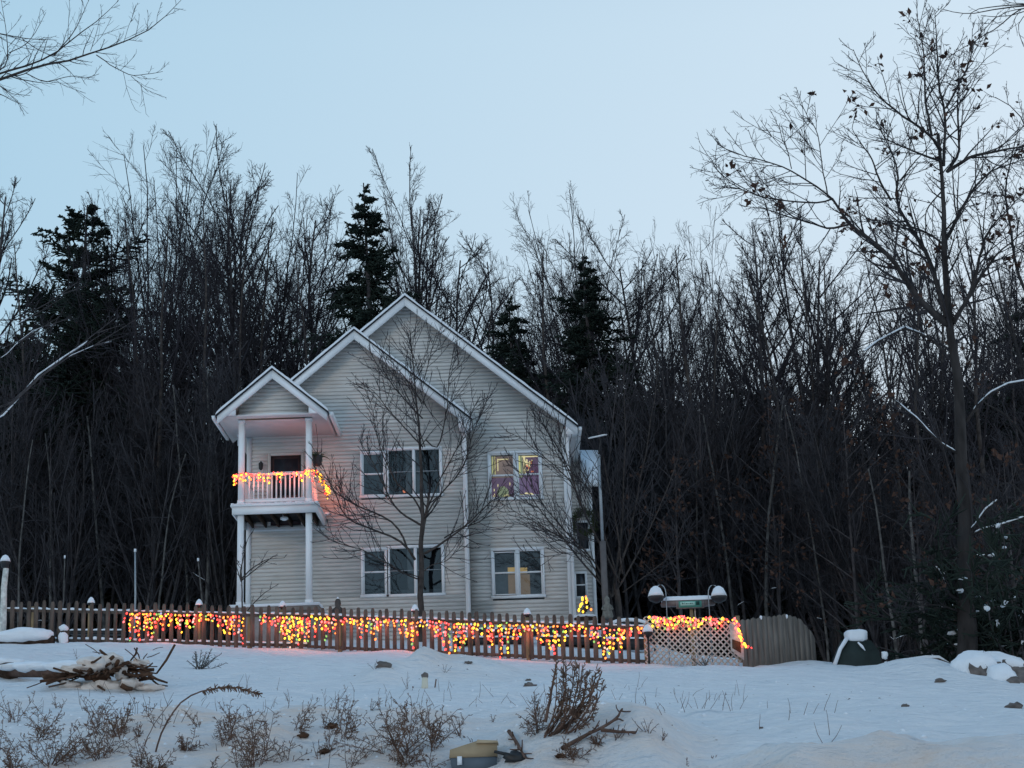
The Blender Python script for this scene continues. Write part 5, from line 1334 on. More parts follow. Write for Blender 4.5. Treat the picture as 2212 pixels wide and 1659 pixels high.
# garden beds, logs and furniture behind the pickets
def timber(px0, px1, py, Y, h, lab, nm='garden_bed', hs=.09, dep=.5, mt=None):
    a, b = U(px0, py, Y), U(px1, py, Y); z0 = min(a[2], b[2])
    o = thing(nm, lab, 'garden bed', (a[0], Y, z0)); W = b[0] - a[0]; dz = b[2] - a[2]
    Geo().prism([(0, a[2] - z0 - h), (W, b[2] - z0 - h), (W, b[2] - z0), (0, a[2] - z0)], 0, dep).obj('timber', mt or M_BLACK, o)
    n = 26; g = Geo(); v = []
    for i in range(n + 1):
        x = W * i / n; t = hs * (.75 + .5 * noise.noise(Vector((i * .5, px0, 0)))) * (.4 if i in (0, n) else 1); zz = a[2] - z0 + dz * i / n
        v += [(x, -.01, zz + .003), (x, .0, zz + t * .7), (x, dep * .5, zz + t), (x, dep, zz + .003)]
    g.add(v, [(i * 4 + j, (i + 1) * 4 + j, (i + 1) * 4 + j + 1, i * 4 + j + 1) for i in range(n) for j in range(3)]).obj('snow', M_SNOWP, o, True)
    return o
timber(985, 1150, 1377, 46.6, .16, 'low dark raised bed behind the pickets, right of the ornamental tree')
timber(1165, 1300, 1376, 46.2, .20, 'dark raised bed under the snowy arched seat backs')
timber(1300, 1392, 1380, 45.6, .22, 'dark raised bed next to the lattice corner')
timber(150, 268, 1362, 50.6, .10, 'snow topped timber seen through the left pickets', dep=.3)
timber(1030, 1170, 1359, 48.0, .14, 'long dark planter close to the house wall')
for k, (px, py, Y, w, lab) in enumerate([(1222, 1352, 46.9, .62, 'dark rounded bench back with snow, left of the pair behind the fence'), (1356, 1346, 46.4, .72, 'dark rounded bench back with thick snow beside the lattice')]):
    p = U(px, py, Y); p[2] -= .5
    o = thing('garden_bench', lab, 'bench', p)
    t = np.linspace(0, math.pi, 12)
    Geo().prism([(-w, -.0)] + [(-w * math.cos(a), .12 + .42 * math.sin(a) ** .7) for a in t] + [(w, -.0)], 0, .08).obj('seat_back', M_BLACK, o)
    Geo().box(-w, w, -.45, 0, -.1, -.02).obj('seat', M_BLACK, o)
    for sx_ in (-1, 1): Geo().box(sx_ * w * .9 - .03, sx_ * w * .9 + .03, -.42, -.36, -.5, -.1).obj('leg', M_BLACK, o)
    Geo().tube([(-w * math.cos(a) * .92, .04, .16 + .43 * math.sin(a) ** .7) for a in t[1:-1]], [.02] + [.055] * 8 + [.02], 7).obj('snow', M_SNOWP, o, True)
# snow covered mound at left, outside the fence
p = U(52, 1386, 44.9)
o = thing('snowy_log', 'low log under a thick pillow of snow at the foot of the fence, far left', 'log', p)
Geo().tube([(-.75, 0, .02), (.75, 0, .0)], .13, 10).obj('log', M_DARKW, o)
Geo().blob((-.02, -.02, .14), .78, .3, .20, 4, .25, 18, 10).obj('snow', M_SNOWP, o, True)
p = U(137, 1378, 45.0); o = thing('snowy_stump', 'small snow covered stump in front of the left pickets', 'stump', p)
Geo().lathe([(.08, -.15), (.075, .2)], sides=9).obj('stump', M_DARKW, o); Geo().blob((0, 0, .24), .12, .11, .09, 5).obj('snow', M_SNOWP, o, True)
Geo().blob((0.0, -.04, -.02), .13, .1, .18, 6).obj('snow', M_SNOWP, o, True)
# garden figures
def figure(px, py, Y, h, lab, m_, nm, cat, ears=False):
    p = U(px, py, Y); o = thing(nm, lab, cat, p)
    Geo().lathe([(h * .22, 0), (h * .25, h * .1), (h * .18, h * .45), (h * .20, h * .55), (h * .10, h * .66), (h * .13, h * .76), (h * .11, h * .9), (h * .03, h)], sides=12).obj('body', m_, o, True)
    for s in (-1, 1): Geo().tube([(s * h * .17, -h * .02, h * .55), (s * h * .22, -h * .1, h * .4), (s * h * .08, -h * .18, h * .35)], h * .05, 6).obj('arm', m_, o, True)
    if ears:
        for s in (-1, 1): Geo().lathe([(h * .05, h * .9), (h * .02, h * 1.06), (.004, h * 1.12)], (s * h * .07, 0, 0), 6).obj('ear', m_, o)
    return o
figure(1313, 1336, 48.2, .62, 'grey stone garden statue standing right of the lamp pole', M_STAT, 'garden_statue', 'statue')
o = figure(730, 1345, 47.4, .66, 'dark pointed garden figure dusted with snow behind the fence', mat('figure_dark', (.09, .08, .075), .9, .1, 10, .5), 'garden_figure', 'garden figure')
Geo().lathe([(.05, .60), (.035, .65), (.01, .69)], sides=8).obj('snow', M_SNOWP, o, True)
# lit miniature tree on a stand by the rear wing
p = U(1264, 1332, 50.6)
o = thing('mini_christmas_tree', 'small lit tree with yellow lights on a snowy stand by the rear wing', 'christmas tree', p)
ct = conifer(33, .62, .02, .02, .42, 40, -.02, .35, 10); 
ct[0].obj('trunk', M_BARKD, o); ct[1].obj('crown', M_NEEDLE, o)
rg = random.Random(4)
for i in range(16):
    z = rg.uniform(.08, .6); a = rg.uniform(3.3, 6.1); r_ = .26 * (1 - z / .7)
    b = link(BM[('yellow', 'amber', 'amber', 'orange')[i % 4]], 'bulb', o, (r_ * math.cos(a), r_ * math.sin(a), z)); b.scale = (.95,) * 3
sd = thing('tree_stand', 'snowy round table under the small lit tree', 'table', p - [0, 0, .3])
Geo().lathe([(.03, -.6), (.03, .2), (.32, .22), (.32, .26)], sides=14).obj('table', M_DARKW, sd); Geo().lathe([(.33, .262), (.32, .33), (.1, .30)], sides=14).obj('snow', M_SNOWP, sd, True)
# wreath and swag on the wing window
p = U(1262, 1122, 54.9)
o = thing('wreath', 'evergreen swag with pale tips over the upper wing window', 'wreath', p)
g = Geo(); rg = np.random.default_rng(3)
t = np.linspace(0, 2 * math.pi, 90); P0 = np.stack([.32 * np.cos(t), -.06 + 0 * t, .36 * np.sin(t) - .1], 1); D0 = norm(rg.normal(size=P0.shape) * [1, .6, 1])
A_, R_ = run(rg, np.repeat(P0, 3, 0), norm(rg.normal(size=(270, 3)) * [1, .6, 1]), np.full(270, .2), np.full(270, .018), np.full(270, .006), 2, .2, 0)
g.tubes(A_, R_, 3); g.obj('greenery', M_PLANTG, o)
p = U(686, 985, YC + .35); o = thing('hanging_basket', 'dark hanging basket of withered plants beside the right balcony column', 'hanging basket', p)
Geo().lathe([(.05, -.30), (.11, -.26), (.14, -.05), (.15, 0)], sides=12).obj('pot', M_TERRA, o, True)
g = Geo(); A_, R_ = run(rg, np.zeros((70, 3)) + rg.normal(size=(70, 3)) * [.07, .07, .01], norm(rg.normal(size=(70, 3)) + [0, 0, .6]), rg.uniform(.12, .3, 70), np.full(70, .014), np.full(70, .004), 3, .25, -.25)
g.tubes(A_, R_, 3); g.obj('plant', M_PLANTG, o); Geo().tube([(0, 0, 0), (0, 0, .5), (-.05, 0, .95)], .006, 4).obj('hanger', M_BLACK, o)
# sign board with snowy top and two feeders
ps = U(1487, 1298, 42.0)
o = thing('sign_board', 'wooden cross board with thick snow on top and a small green sign on its post', 'sign', ps)
gz = Hf(ps[0], 42.0) - ps[2]
Geo().box(.02, .10, .0, .08, gz - .2, -.16).obj('post', M_FENCEP, o)
Geo().box(.13, .16, .02, .05, gz - .2, -.16).obj('prop', M_LATT, o)
W2 = (U(1543, 1300, 42.0) - U(1430, 1300, 42.0))[0] / 2
Geo().prism([(-W2 - .02, -.03), (-W2, -.09), (-W2 * .5, -.095), (W2 * .55, -.115), (W2 + .02, -.09), (W2 + .04, 0), (-W2, .02)], -.05, .3).obj('board', mat('sign_board_wood', (.24, .20, .19), .8, .2, 8, .3), o)
v = []
for i in range(31):
    x = -W2 + 2 * W2 * i / 30; e = min(1, min(i, 30 - i) / 2.5); t_ = .125 * (.35 + .65 * e) + .012 * noise.noise(Vector((i * .4, 2, 1)))
    v += [(x, -.07, .012), (x, -.055, t_ * .75), (x, .05, t_), (x, .25, t_), (x, .31, .012)]
Geo().add(v, [(i * 5 + j, (i + 1) * 5 + j, (i + 1) * 5 + j + 1, i * 5 + j + 1) for i in range(30) for j in range(4)], polys=[[0, 1, 2, 3, 4], [154, 153, 152, 151, 150]]).obj('snow', M_SNOWP, o, False)
sgn = Geo().box(-.30, .36, -.075, -.052, -.19, -.012).obj('sign_back', MATS['sign_board_wood'], o)
sg = Geo().box(-.24, .30, -.085, -.076, -.165, -.015).obj('green_panel', M_GREEN, o)
Geo().box(-.20, .14, -.091, -.086, -.12, -.035).obj('text_panel', M_SIGNT, sg)
Geo().box(.17, .25, -.091, -.086, -.115, -.03).obj('emblem', mat('emblem_dark', (.015, .06, .05), .6, .2), sg)
for i in range(9): Geo().box(-.165 + i * .031, -.165 + i * .031 + (.012 if i % 3 else .020), -.0935, -.0915, -.09, -.062 + (.012 if i in (0, 2) else 0)).obj('letter', MATS['emblem_dark'], sg)
for px, lab, hk in [(1417, 'snow capped hanging feeder at the left end of the sign board', 1), (1553, 'snow capped hanging feeder at the right end of the sign board', -1)]:
    p = U(px, 1288, 41.8); o = thing('bird_feeder', lab, 'bird feeder', p)
    Geo().lathe([(.19, 0), (.17, .07), (.12, .18), (.05, .235), (.01, .245)], sides=14).obj('snow', M_SNOWP, o, True)
    Geo().lathe([(.04, -.16), (.16, -.10), (.20, -.012), (.19, -.002)], sides=14).obj('feeder_roof', M_BLACK, o)
    gz = Hf(p[0], 41.8) - p[2]
    t = np.linspace(0, math.pi, 9)
    Geo().tube([(hk * .24, .05, gz - .1), (hk * .24, .05, .05)] + [(hk * (.12 + .12 * math.cos(a)), .05, .08 + .2 * math.sin(a)) for a in t], .012, 5).obj('hook_pole', M_METAL, o)
# covered grill with a cushion of snow
p = U(1842, 1436, 41.0)
o = thing('covered_grill', 'dark green covered grill wearing a thick block of snow', 'grill', p)
Geo().add([(-.46, -.25, -.3), (.66, -.25, -.3), (.66, .4, -.3), (-.46, .4, -.3), (-.20, -.15, .56), (.44, -.15, .52), (.42, .3, .50), (-.20, .3, .56), (-.40, -.24, .20), (.58, -.22, .26), (.56, .4, .26), (-.38, .4, .20)],
          [(0, 1, 9, 8), (8, 9, 5, 4), (1, 2, 10, 9), (9, 10, 6, 5), (2, 3, 11, 10), (10, 11, 7, 6), (3, 0, 8, 11), (11, 8, 4, 7), (4, 5, 6, 7)]).obj('cover', M_TARP, o)
def sq_blob(c, rx, ry, rz, seed):
    g = Geo(); v = []
    nu, nv = 20, 12
    for i in range(nv + 1):
        th = math.pi * i / nv
        for j in range(nu):
            ph = 2 * math.pi * j / nu; f = lambda a: math.copysign(abs(a) ** .55, a)
            d = (f(math.sin(th)) * f(math.cos(ph)), f(math.sin(th)) * f(math.sin(ph)), f(math.cos(th)))
            k = 1 + .12 * noise.noise(Vector(d) * 1.8 + Vector((seed, 0, 0)))
            v.append((c[0] + d[0] * rx * k, c[1] + d[1] * ry * k, c[2] + d[2] * rz * k))
    return g.add(v, [(i * nu + j, (i + 1) * nu + j, (i + 1) * nu + (j + 1) % nu, i * nu + (j + 1) % nu) for i in range(nv) for j in range(nu)])
sq_blob((.13, .05, .64), .25, .25, .16, 5).obj('snow', M_SNOWP, o, True)
Geo().tube([(-.12, -.2, .58), (-.30, -.25, .34), (-.46, -.28, -.02)], [.05, .045, .05], 7).obj('snow', M_SNOWP, o, True)
Geo().tube([(.12, -.22, .48), (.20, -.25, .38), (.26, -.27, .28)], [.02, .035, .01], 6).obj('snow', M_SNOWP, o, True)
Geo().blob((.70, -.2, .16), .07, .06, .09, 2, .5).obj('snow', M_SNOWP, o, True); Geo().blob((.73, -.2, -.04), .06, .05, .07, 3, .5).obj('snow', M_SNOWP, o, True)
# low rail table far right
p = U(2005, 1440, 41.0); o = thing('low_rail', 'low dark rail with a line of snow on top, left of the boulders', 'rail', p)
q = [U(1963, 1427, 41.0) - p, U(2000, 1424, 41.0) - p, U(2028, 1424, 41.0) - p, U(2052, 1437, 41.0) - p]
Geo().tube(q, .05, 6).obj('rail', M_DARKW, o); Geo().tube([a + np.array([0, -.01, .045]) for a in q], [.02, .045, .045, .015], 6).obj('snow', M_SNOWP, o, True)
for i in (1, 2): Geo().box(q[i][0] - .03, q[i][0] + .03, 0, .06, -.5, q[i][2]).obj('leg', M_DARKW, o)
# boulders
def boulder(px, py, Y, rx, ry, rz, lab, seed, snowz=.3, cover=1.0, dx=0):
    p = U(px, py, Y); o = thing('boulder', lab, 'boulder', p)
    Geo().blob((0, 0, 0), rx, ry, rz, seed, .45, 22, 14, fs=2).obj('rock', M_STONE, o)
    Geo().blob((dx, .12, rz * snowz), rx * cover, ry * 1.02, rz * .92, seed + 3, .2, 22, 14, flat=-.35 * rz).obj('snow', M_SNOWP, o, True)
boulder(2118, 1472, 38.5, .46, .45, .50, 'grey brown boulder under a dome of snow at the right', 4, .48, 1.08, -.08)
boulder(2195, 1490, 38.0, .48, .45, .42, 'boulder at the right edge, snow on its left shoulder', 8, .42, .8, -.25)
boulder(2158, 1462, 39.2, .66, .45, .40, 'long low boulder buried in snow between the two bare ones', 6, .42, 1.0, 0)
# snowy shrub at far right
b0 = U(2195, 1450, 42)
rg = np.random.default_rng(7); o = thing('snowy_shrub', 'dark evergreen shrub with clots of snow at the right edge', 'shrub', b0)
P0 = np.zeros((46, 3)) + rg.normal(size=(46, 3)) * [.5, .3, .05]; D0 = norm(rg.normal(size=(46, 3)) * [.8, .6, .3] + [0, 0, .9])
A_, R_ = run(rg, P0, D0, rg.uniform(1.4, 4.2, 46), np.full(46, .025), np.full(46, .008), 7, .12, -.02)
g = Geo(); g.tubes(A_, R_, 4); g.obj('stems', M_BARKD, o)
p_, d_, L_, r_ = spawn(rg, A_, R_, 12, .2, 1, 50, 15, lambda t: .2 + 0 * t); A2, R2 = run(rg, p_, d_, L_, np.full(len(p_), .03), np.full(len(p_), .012), 3, .2, -.05)
g = Geo(); g.tubes(A2, R2, 3); p_, d_, L_, r_ = spawn(rg, A2, R2, 5, .1, 1, 45, 12, lambda t: .5 + 0 * t); A3, R3 = run(rg, p_, d_, L_, np.full(len(p_), .03), np.full(len(p_), .012), 1, .2, 0); g.tubes(A3, R3, 3); g.obj('crown', M_NEEDLE, o)
g = Geo()
for q in A2[rg.uniform(size=len(A2)) < .16]:
    c_0 = q[2]; 
    if c_0[0] > -1.6 and c_0[2] < 3.3: g.blob(c_0 + [0, -.05, .03], rg.uniform(.03, .12), .06, rg.uniform(.02, .06), int(rg.integers(99)), .5, 7, 5)
g.obj('snow_clots', M_SNOWP, o, True, kind='stuff')

# ------------------------------------------------------------------ foreground: brush pile, logs, box
bp_ = PX(222, 1478); Yb = bp_[1]
S0 = Yb * 1024 / 2212 / F_PX               # metres per reading pixel there
o = thing('brush_pile', 'pile of cut brush and logs half buried in snow coloured with warm streetlight', 'brush pile', bp_)
rg = random.Random(3)
def w(px, py, dy=0): return U(px, py, Yb + dy) - bp_
sticks = [((296, 1421), (342, 1465), 0), ]
raw = [ # readings: from, to, radius px
 ((215, 1404), (243, 1426), 2.6), ((243, 1426), (228, 1438), 1.6), ((296, 1400), (282, 1427), 2.2), ((378, 1392), (338, 1455), 2.6), ((338, 1455), (300, 1452), 1.6), ((230, 1415), (200, 1408), 1.0), ((185, 1392), (215, 1413), .9),
 ((290, 1400), (305, 1435), 1.4), ((305, 1435), (318, 1412), 1.2), ((318, 1420), (345, 1410), 1.0), ((310, 1445), (330, 1432), 2.0), ((142, 1450), (190, 1441), 3.2), ((150, 1446), (205, 1437), 2.5), ((88, 1470), (140, 1455), 1.6), ((58, 1486), (95, 1472), 1.2),
 ((95, 1468), (165, 1455), 2.4), ((100, 1478), (160, 1462), 2.2), ((105, 1484), (170, 1464), 1.8), ((110, 1462), (168, 1450), 2.0), ((85, 1460), (120, 1455), 1.6), ((115, 1490), (150, 1470), 1.6), ((188, 1432), (218, 1420), 2.6), ((215, 1440), (240, 1432), 3.4),
 ((255, 1428), (250, 1452), 4.5), ((250, 1428), (275, 1450), 4.5), ((262, 1432), (290, 1475), 3.6), ((290, 1440), (305, 1486), 3.0), ((300, 1450), (340, 1468), 3.2), ((205, 1478), (226, 1491), 2.6), ((262, 1480), (286, 1488), 5.5), ((320, 1460), (362, 1475), 2.6), ((330, 1470), (362, 1482), 2.0),
 ((190, 1455), (240, 1445), 6.0), ((185, 1464), (236, 1458), 6.5), ((200, 1470), (240, 1466), 5.0), ((175, 1450), (210, 1440), 3.2), ((275, 1432), (312, 1442), 2.0), ((340, 1440), (300, 1434), 1.2), ((270, 1402), (296, 1426), 1.0), ((330, 1404), (352, 1398), .7)]
for k, (a, b, r_) in enumerate(raw):
    dy = rg.uniform(-.35, .25); A = w(*a, dy); Bp = w(*b, dy + rg.uniform(-.4, .4)); m_ = (A + Bp) / 2 + np.array([rg.uniform(-.03, .03), 0, rg.uniform(-.03, .03)])
    Geo().tube([A, m_, Bp], [r_ * S0, r_ * S0 * 1.05, r_ * S0 * .75], 7).obj('branch', M_STICK, o)
for k in range(80):
    a = rg.uniform(0, 6.28); r1 = rg.uniform(.1, .9); c0 = np.array([r1 * math.cos(a) * 1.0, r1 * math.sin(a) * .4, .32 * (1 - r1 * .7) + rg.uniform(-.08, .05)])
    d = np.array([math.cos(a + rg.uniform(-.5, .5)), math.sin(a) * .6 - .3, rg.uniform(-.35, .25)]); L = rg.uniform(.2, .75)
    Geo().tube([c0 - d * L / 2, c0 + d * L / 2], rg.uniform(.010, .034), 6).obj('branch', M_STICK, o)
M_SNOWT = mat('snow_glow_tinted', (.78, .70, .64), .8, .15, 3, .08, .35, 20)  # warm streetlight put into the colour of the snow on the pile
for px, py, rx, ry, rz, sd in [(205, 1432, 34, .3, 13, 1), (242, 1424, 30, .25, 12, 2), (170, 1444, 40, .25, 7, 3), (262, 1446, 14, .2, 12, 5), (195, 1486, 30, .2, 12, 6), (235, 1482, 34, .2, 13, 7), (280, 1472, 22, .2, 9, 8), (330, 1484, 30, .2, 6, 9), (300, 1430, 22, .2, 6, 10), (150, 1478, 24, .15, 7, 11)]:
    q = w(px, py + rz * .5, -.02); Geo().blob(q, rx * S0 * .95, ry, rz * S0 * 1.5, sd, .6, 16, 10, fs=2.2).obj('snow', M_SNOWT, o, True)
# beam lying left of the pile
a, b = PX(-40, 1456), PX(165, 1458)
o = thing('fallen_beam', 'long squared timber under snow, left of the brush pile', 'timber', a)
d = b - a
Geo().tube([(0, 0, .05), d * .35 + [0, 0, .05]], .16, 8).obj('thick_end', M_DARKW, o)
Geo().tube([d * .33 + [0, 0, .03], d * .7 + [0, 0, .02], d + [0, 0, .02]], [.09, .08, .05], 8).obj('thin_end', mat('beam_red_brown', (.12, .075, .06), .9, .1, 10, .4), o)
for i in range(6): Geo().blob(d * (.06 + i * .17) + [0, .03, .19 if i < 2 else .13], .4, .16, .07 + .03 * (i % 2), i + 3, .3, 12, 8).obj('snow', M_SNOWP, o, True)
# cardboard box at the bottom edge
bx = PX(1028, 1652); o = thing('open_box', 'tan wooden box with a peaked left end and blue grey base at the bottom edge', 'box', bx)
sB = bx[1] * 1024 / 2212 / F_PX; q = lambda px, py: ((px - 1028) * sB, (1652 - py) * sB / .96)
Geo().prism([q(973, 1640), q(1074, 1640), q(1074, 1610), q(1033, 1608), q(975, 1624)], -.14, .14).obj('upper_box', M_BOX, o)
Geo().prism([q(1031, 1613), q(1077, 1614), q(1076, 1609), q(1033, 1606)], -.16, .16).obj('lid_edge', mat('box_lid', (.50, .40, .27), .8, .2, 5, .1), o)
Geo().prism([q(978, 1668), q(1074, 1668), q(1073, 1640.5), q(975, 1640.5)], -.135, .135).obj('base', M_BOXB, o)
Geo().box(q(990, 0)[0], q(1000, 0)[0], -.16, -.137, q(0, 1655)[1], q(0, 1638)[1]).obj('label_tag', M_SNOWP, o)
sh = PX(1108, 1648); o = thing('scrap_lump', 'dark plastic lump with a flat handle lying beside the box', 'debris', sh)
Geo().blob((0.03, 0, .02), .11, .09, .055, 5, .5, 14, 9).obj('lump', M_BLACK, o, True); Geo().tube([(-.02, 0, .05), (-.17, .02, .09)], [.02, .015], 6).obj('handle', M_BLACK, o)
# small post with a face-like cap in the snow
p = PX(917, 1487); o = thing('marker_post', 'short white marker post with a dark top in the middle of the slope', 'marker post', p)
Geo().tube([(0, 0, -.1), (.01, 0, .17)], [.065, .05], 9).obj('post', mat('marker_cream', (.66, .62, .50), .7, .2), o); Geo().blob((.01, 0, .20), .06, .05, .06, 4).obj('cap', M_STONE, o)
for s in (-1, 1): Geo().tube([(s * .16, 0, -.1), (s * .20, 0, .14 if s > 0 else .03)], .012, 5).obj('stick', M_WEED, o)
# stones
for k, (px, py, r_, lab) in enumerate([(1145, 1482, .09, 'small pointed grey stone right of the snow mound'), (1141, 1471, .05, 'pebble above the pointed grey stone'), (830, 1441, .13, 'flat brown stone showing at the top of the small mound'), (1011, 1433, .06, 'tiny dark stone on the large mound'), (2030, 1474, .12, 'dark stone with a reddish side on the right slope'),
     (1955, 1526, .05, 'single dark clod on the right slope'), (2192, 1530, .13, 'dark clods near the right edge'), (1645, 1575, .07, 'pair of dark clods low on the smooth slope'), (655, 1596, .20, 'brown clod poking out between the weeds'), (700, 1632, .20, 'rusty brown lump low between the weeds'), (720, 1575, .22, 'brown leaf litter on the warm tinted snow'), (1210, 1645, .16, 'dark root lump at the bottom near the brush')]):
    p = PX(px, py); o = thing('stone', lab, 'stone', p + [0, 0, r_ * .1])
    r_ = r_ * (.8 if py < 1560 else .2)
    Geo().blob((0, 0, 0), r_ * 1.3, r_, r_ * .7, k, .7, 11, 7, fs=2.5).obj('stone', M_STONE if k < 8 else M_STICK, o)
# ------------------------------------------------------------------ dried plants
def weed(px, py, hpx, label, seed, n=6, fan=35, lean=(0, 0), tuft=True, kids=9, name='dried_weed', curl=.06, m_=None, r0=.008, tw=.9, group=None, y=None, sub=1.0):
    p = PX(px, py) if y is None else U(px, py, y)
    s = p[1] * 1024 / 2212 / F_PX; Hh = hpx * s
    rg = np.random.default_rng(seed); o = thing(name, label, 'dried plant', p - [0, 0, .04], group)
    D = norm(np.array([[lean[0], lean[1], 1.]]) + rg.normal(size=(n, 3)) * math.tan(rad(fan)) * [.7, .6, .15])
    P0 = rg.normal(size=(n, 3)) * Hh * .05 * [1, 1, 0]
    A, R1 = run(rg, P0, D, Hh * rg.uniform(.6, 1.08, n), np.full(n, r0), np.full(n, r0 * .5), 7, .10, -curl)
    g = Geo(); g.tubes(A, R1, 5); 
    p_, d_, L_, r_ = spawn(rg, A, R1, kids, .15, 1., 55, 16, lambda t: .30 * np.clip(1.3 - t, .35, 1) * sub)
    B_, RB = run(rg, p_, d_, L_, np.full(len(p_), r0 * .55), np.full(len(p_), r0 * .35), 4, .12, -curl)
    g.tubes(B_, RB, 4); g.obj('stem', m_ or M_WEED, o)
    if tuft:
        g = Geo(); p_, d_, L_, r_ = spawn(rg, B_, RB, 6, .15, 1., 55, 18, lambda t: .28 + 0 * t); L_ = np.minimum(L_, .09)
        C_, RC = run(rg, p_, d_, L_, np.full(len(p_), r0 * .8 * tw), np.full(len(p_), r0 * .5 * tw), 2, .2, -.05)
        g.tubes(C_, RC, 3); g.obj('seedhead', M_WEEDT, o, kind='stuff')
    return o
WD = [(20, 1560, 55, 'small upright dry weed at the left edge', 4, 20, (.2, 0)), (85, 1600, 85, 'dry goldenrod leaning right below the fallen beam', 7, 30, (.5, 0)), (110, 1655, 110, 'dense dry weed clump at the bottom left corner', 12, 45, (.3, 0)), (30, 1668, 70, 'low tangle of dry stems in the bottom left corner', 10, 55, (0, 0)),
      (255, 1590, 90, 'branching weed below the brush pile', 7, 30, (-.1, 0)), (215, 1640, 95, 'bushy dry weed left of the arching stem', 10, 40, (.1, 0)), (330, 1668, 70, 'low dry weed tuft at the foot of the arching stem', 10, 50, (0, 0)), (400, 1625, 60, 'fine dry weed right of the arching stem', 7, 40, (.2, 0)),
      (545, 1660, 150, 'tall dry weed clump with dense seedheads left of centre', 11, 32, (-.05, 0)), (500, 1600, 80, 'open dry weed left of the tall seedhead clump', 6, 40, (-.4, 0)), (745, 1598, 100, 'single branching dry plant in the lower middle', 4, 30, (0, 0)), (690, 1640, 60, 'small dry weed left of the lower middle plant', 5, 40, (.2, 0)),
      (800, 1535, 45, 'little dry stalk above the lower middle plants', 3, 20, (.3, 0)), (870, 1640, 150, 'broad brown weed clump left of the box', 13, 45, (0, 0)), (930, 1620, 120, 'upright dry weed behind the box', 7, 30, (.3, 0)), (885, 1560, 80, 'slim twiggy weed rising above the broad brown clump', 3, 15, (0, 0)), (880, 1650, 60, 'low brown tangle at the foot of the broad clump', 12, 60, (0, 0)),
      (1160, 1585, 90, 'feathery dry weed at the left foot of the tall shrub', 8, 32, (.05, 0)), (1240, 1640, 60, 'tangle of thin stems under the tall shrub', 10, 60, (.4, 0)), (1330, 1600, 50, 'low leaning twigs right of the tall shrub', 6, 50, (.8, 0)), (1400, 1590, 45, 'rusty dry weed tuft on the small snow hump', 6, 40, (.2, 0)), (1430, 1600, 40, 'last little weed right of the snow hump', 4, 30, (.2, 0)),
      (1290, 1610, 45, 'short scrub between shrub and snow hump', 8, 55, (.2, 0)), (1020, 1605, 28, 'thin twig standing behind the box', 2, 15, (0, 0)), (1480, 1655, 28, 'thin lone twig at the bottom right of the weeds', 2, 15, (.2, 0)), (625, 1515, 36, 'forked twig sticking out of the snow', 2, 30, (0, 0)), (995, 1590, 52, 'reddish broken stalk right of the broad clump', 5, 30, (-.2, 0)), (1062, 1560, 36, 'two short dark stubs right of the reddish stalk', 2, 18, (.2, 0)),
      (880, 1490, 40, 'tiny weed above the broad clump', 3, 20, (0, 0)), (960, 1455, 34, 'fine twigs in the snow mound', 3, 30, (0, 0)), (810, 1445, 30, 'fine twigs left of the flat brown stone', 3, 40, (0, 0)), (165, 1425, 40, 'thin reed left of the brush pile', 2, 10, (.05, 0)), (1535, 1640, 24, 'short bent twig at the edge of the ploughed bank', 3, 40, (.3, 0))]
for k, (px, py, h, lab, n, fan, ln_) in enumerate(WD):
    small = h < 62 and n < 7
    weed(px, py, h, lab, 500 + k, int(n * (1.0 if small else 1.15)), fan, ln_, tuft=not small, kids=4 if small else 10, r0=.004 if small else .0045, sub=1.1, curl=.02)
# small bare bush by the fence
weed(432, 1446, 62, 'small bare bush with forked stems below the lit fence', 640, 14, 42, (0, 0), False, 9, 'small_bush', -.02, M_PALEBARK, .010, sub=.9)
weed(1522, 1438, 34, 'pale bare shrub in front of the lattice', 641, 6, 45, (0, 0), False, 5, 'small_bush', -.02, M_PALEBARK, .014)
# the tall wind bent shrub in the middle
p0 = PX(1190, 1592); s = p0[1] * 1024 / 2212 / F_PX
o = thing('dry_shrub', 'tall dry brown shrub with drooping seed laden stems, right of centre', 'dried plant', p0)
rg = np.random.default_rng(9); N_ = 26
def w2(px, py, dy=0): return U(px, py, p0[1] + dy) - p0
paths = []
for k in range(N_):
    f = k / (N_ - 1); tip = (1203 + 97 * f + rg.normal() * 5, 1432 + 40 * f ** 1.6 + rg.normal() * 8)
    if rg.uniform() < .35: tip = (tip[0] - 4, tip[1] + 45 + rg.uniform(0, 40))
    root = (1165 + 70 * rg.uniform() * f + 10, 1590 + rg.uniform(-6, 8)); bow = 18 * (1 - f) + 26 * f
    mid1 = (root[0] * .6 + tip[0] * .4 + bow * .8, root[1] * .6 + tip[1] * .4 + 8); mid2 = (root[0] * .25 + tip[0] * .75 + bow * .55, root[1] * .3 + tip[1] * .7)
    dy = rg.normal() * .2; paths.append(([w2(*root, 0), w2(*mid1, dy * .6), w2(*mid2, dy), w2(*tip, dy)], .007, .0035))
paths.append(([w2(1178, 1560), w2(1190, 1500), w2(1203, 1430)], .016, .008)); paths.append(([w2(1215, 1600), w2(1245, 1530), w2(1290, 1480), w2(1300, 1450)], .012, .006)); paths.append(([w2(1235, 1600), w2(1250, 1560), w2(1285, 1510)], .010, .005))
PL, RL, rng_ = hero(0, paths, 700)
g = Geo(); g.tubes(PL, RL, 5); 
p_, d_, L_, r_ = spawn(rng_, PL, RL, 10, .25, 1., 28, 12, lambda t: .09 + 0 * t); B_, RB = run(rng_, p_, d_, L_, np.full(len(p_), .0042), np.full(len(p_), .0032), 3, .15, -.03); g.tubes(B_, RB, 4); g.obj('stem', M_WEED, o)
p_, d_, L_, r_ = spawn(rng_, B_, RB, 4, .2, 1., 50, 15, lambda t: .5 + 0 * t); L_ = np.minimum(L_, .08); C_, RC = run(rng_, p_, d_, L_, np.full(len(p_), .0055), np.full(len(p_), .0035), 1, .2, 0)
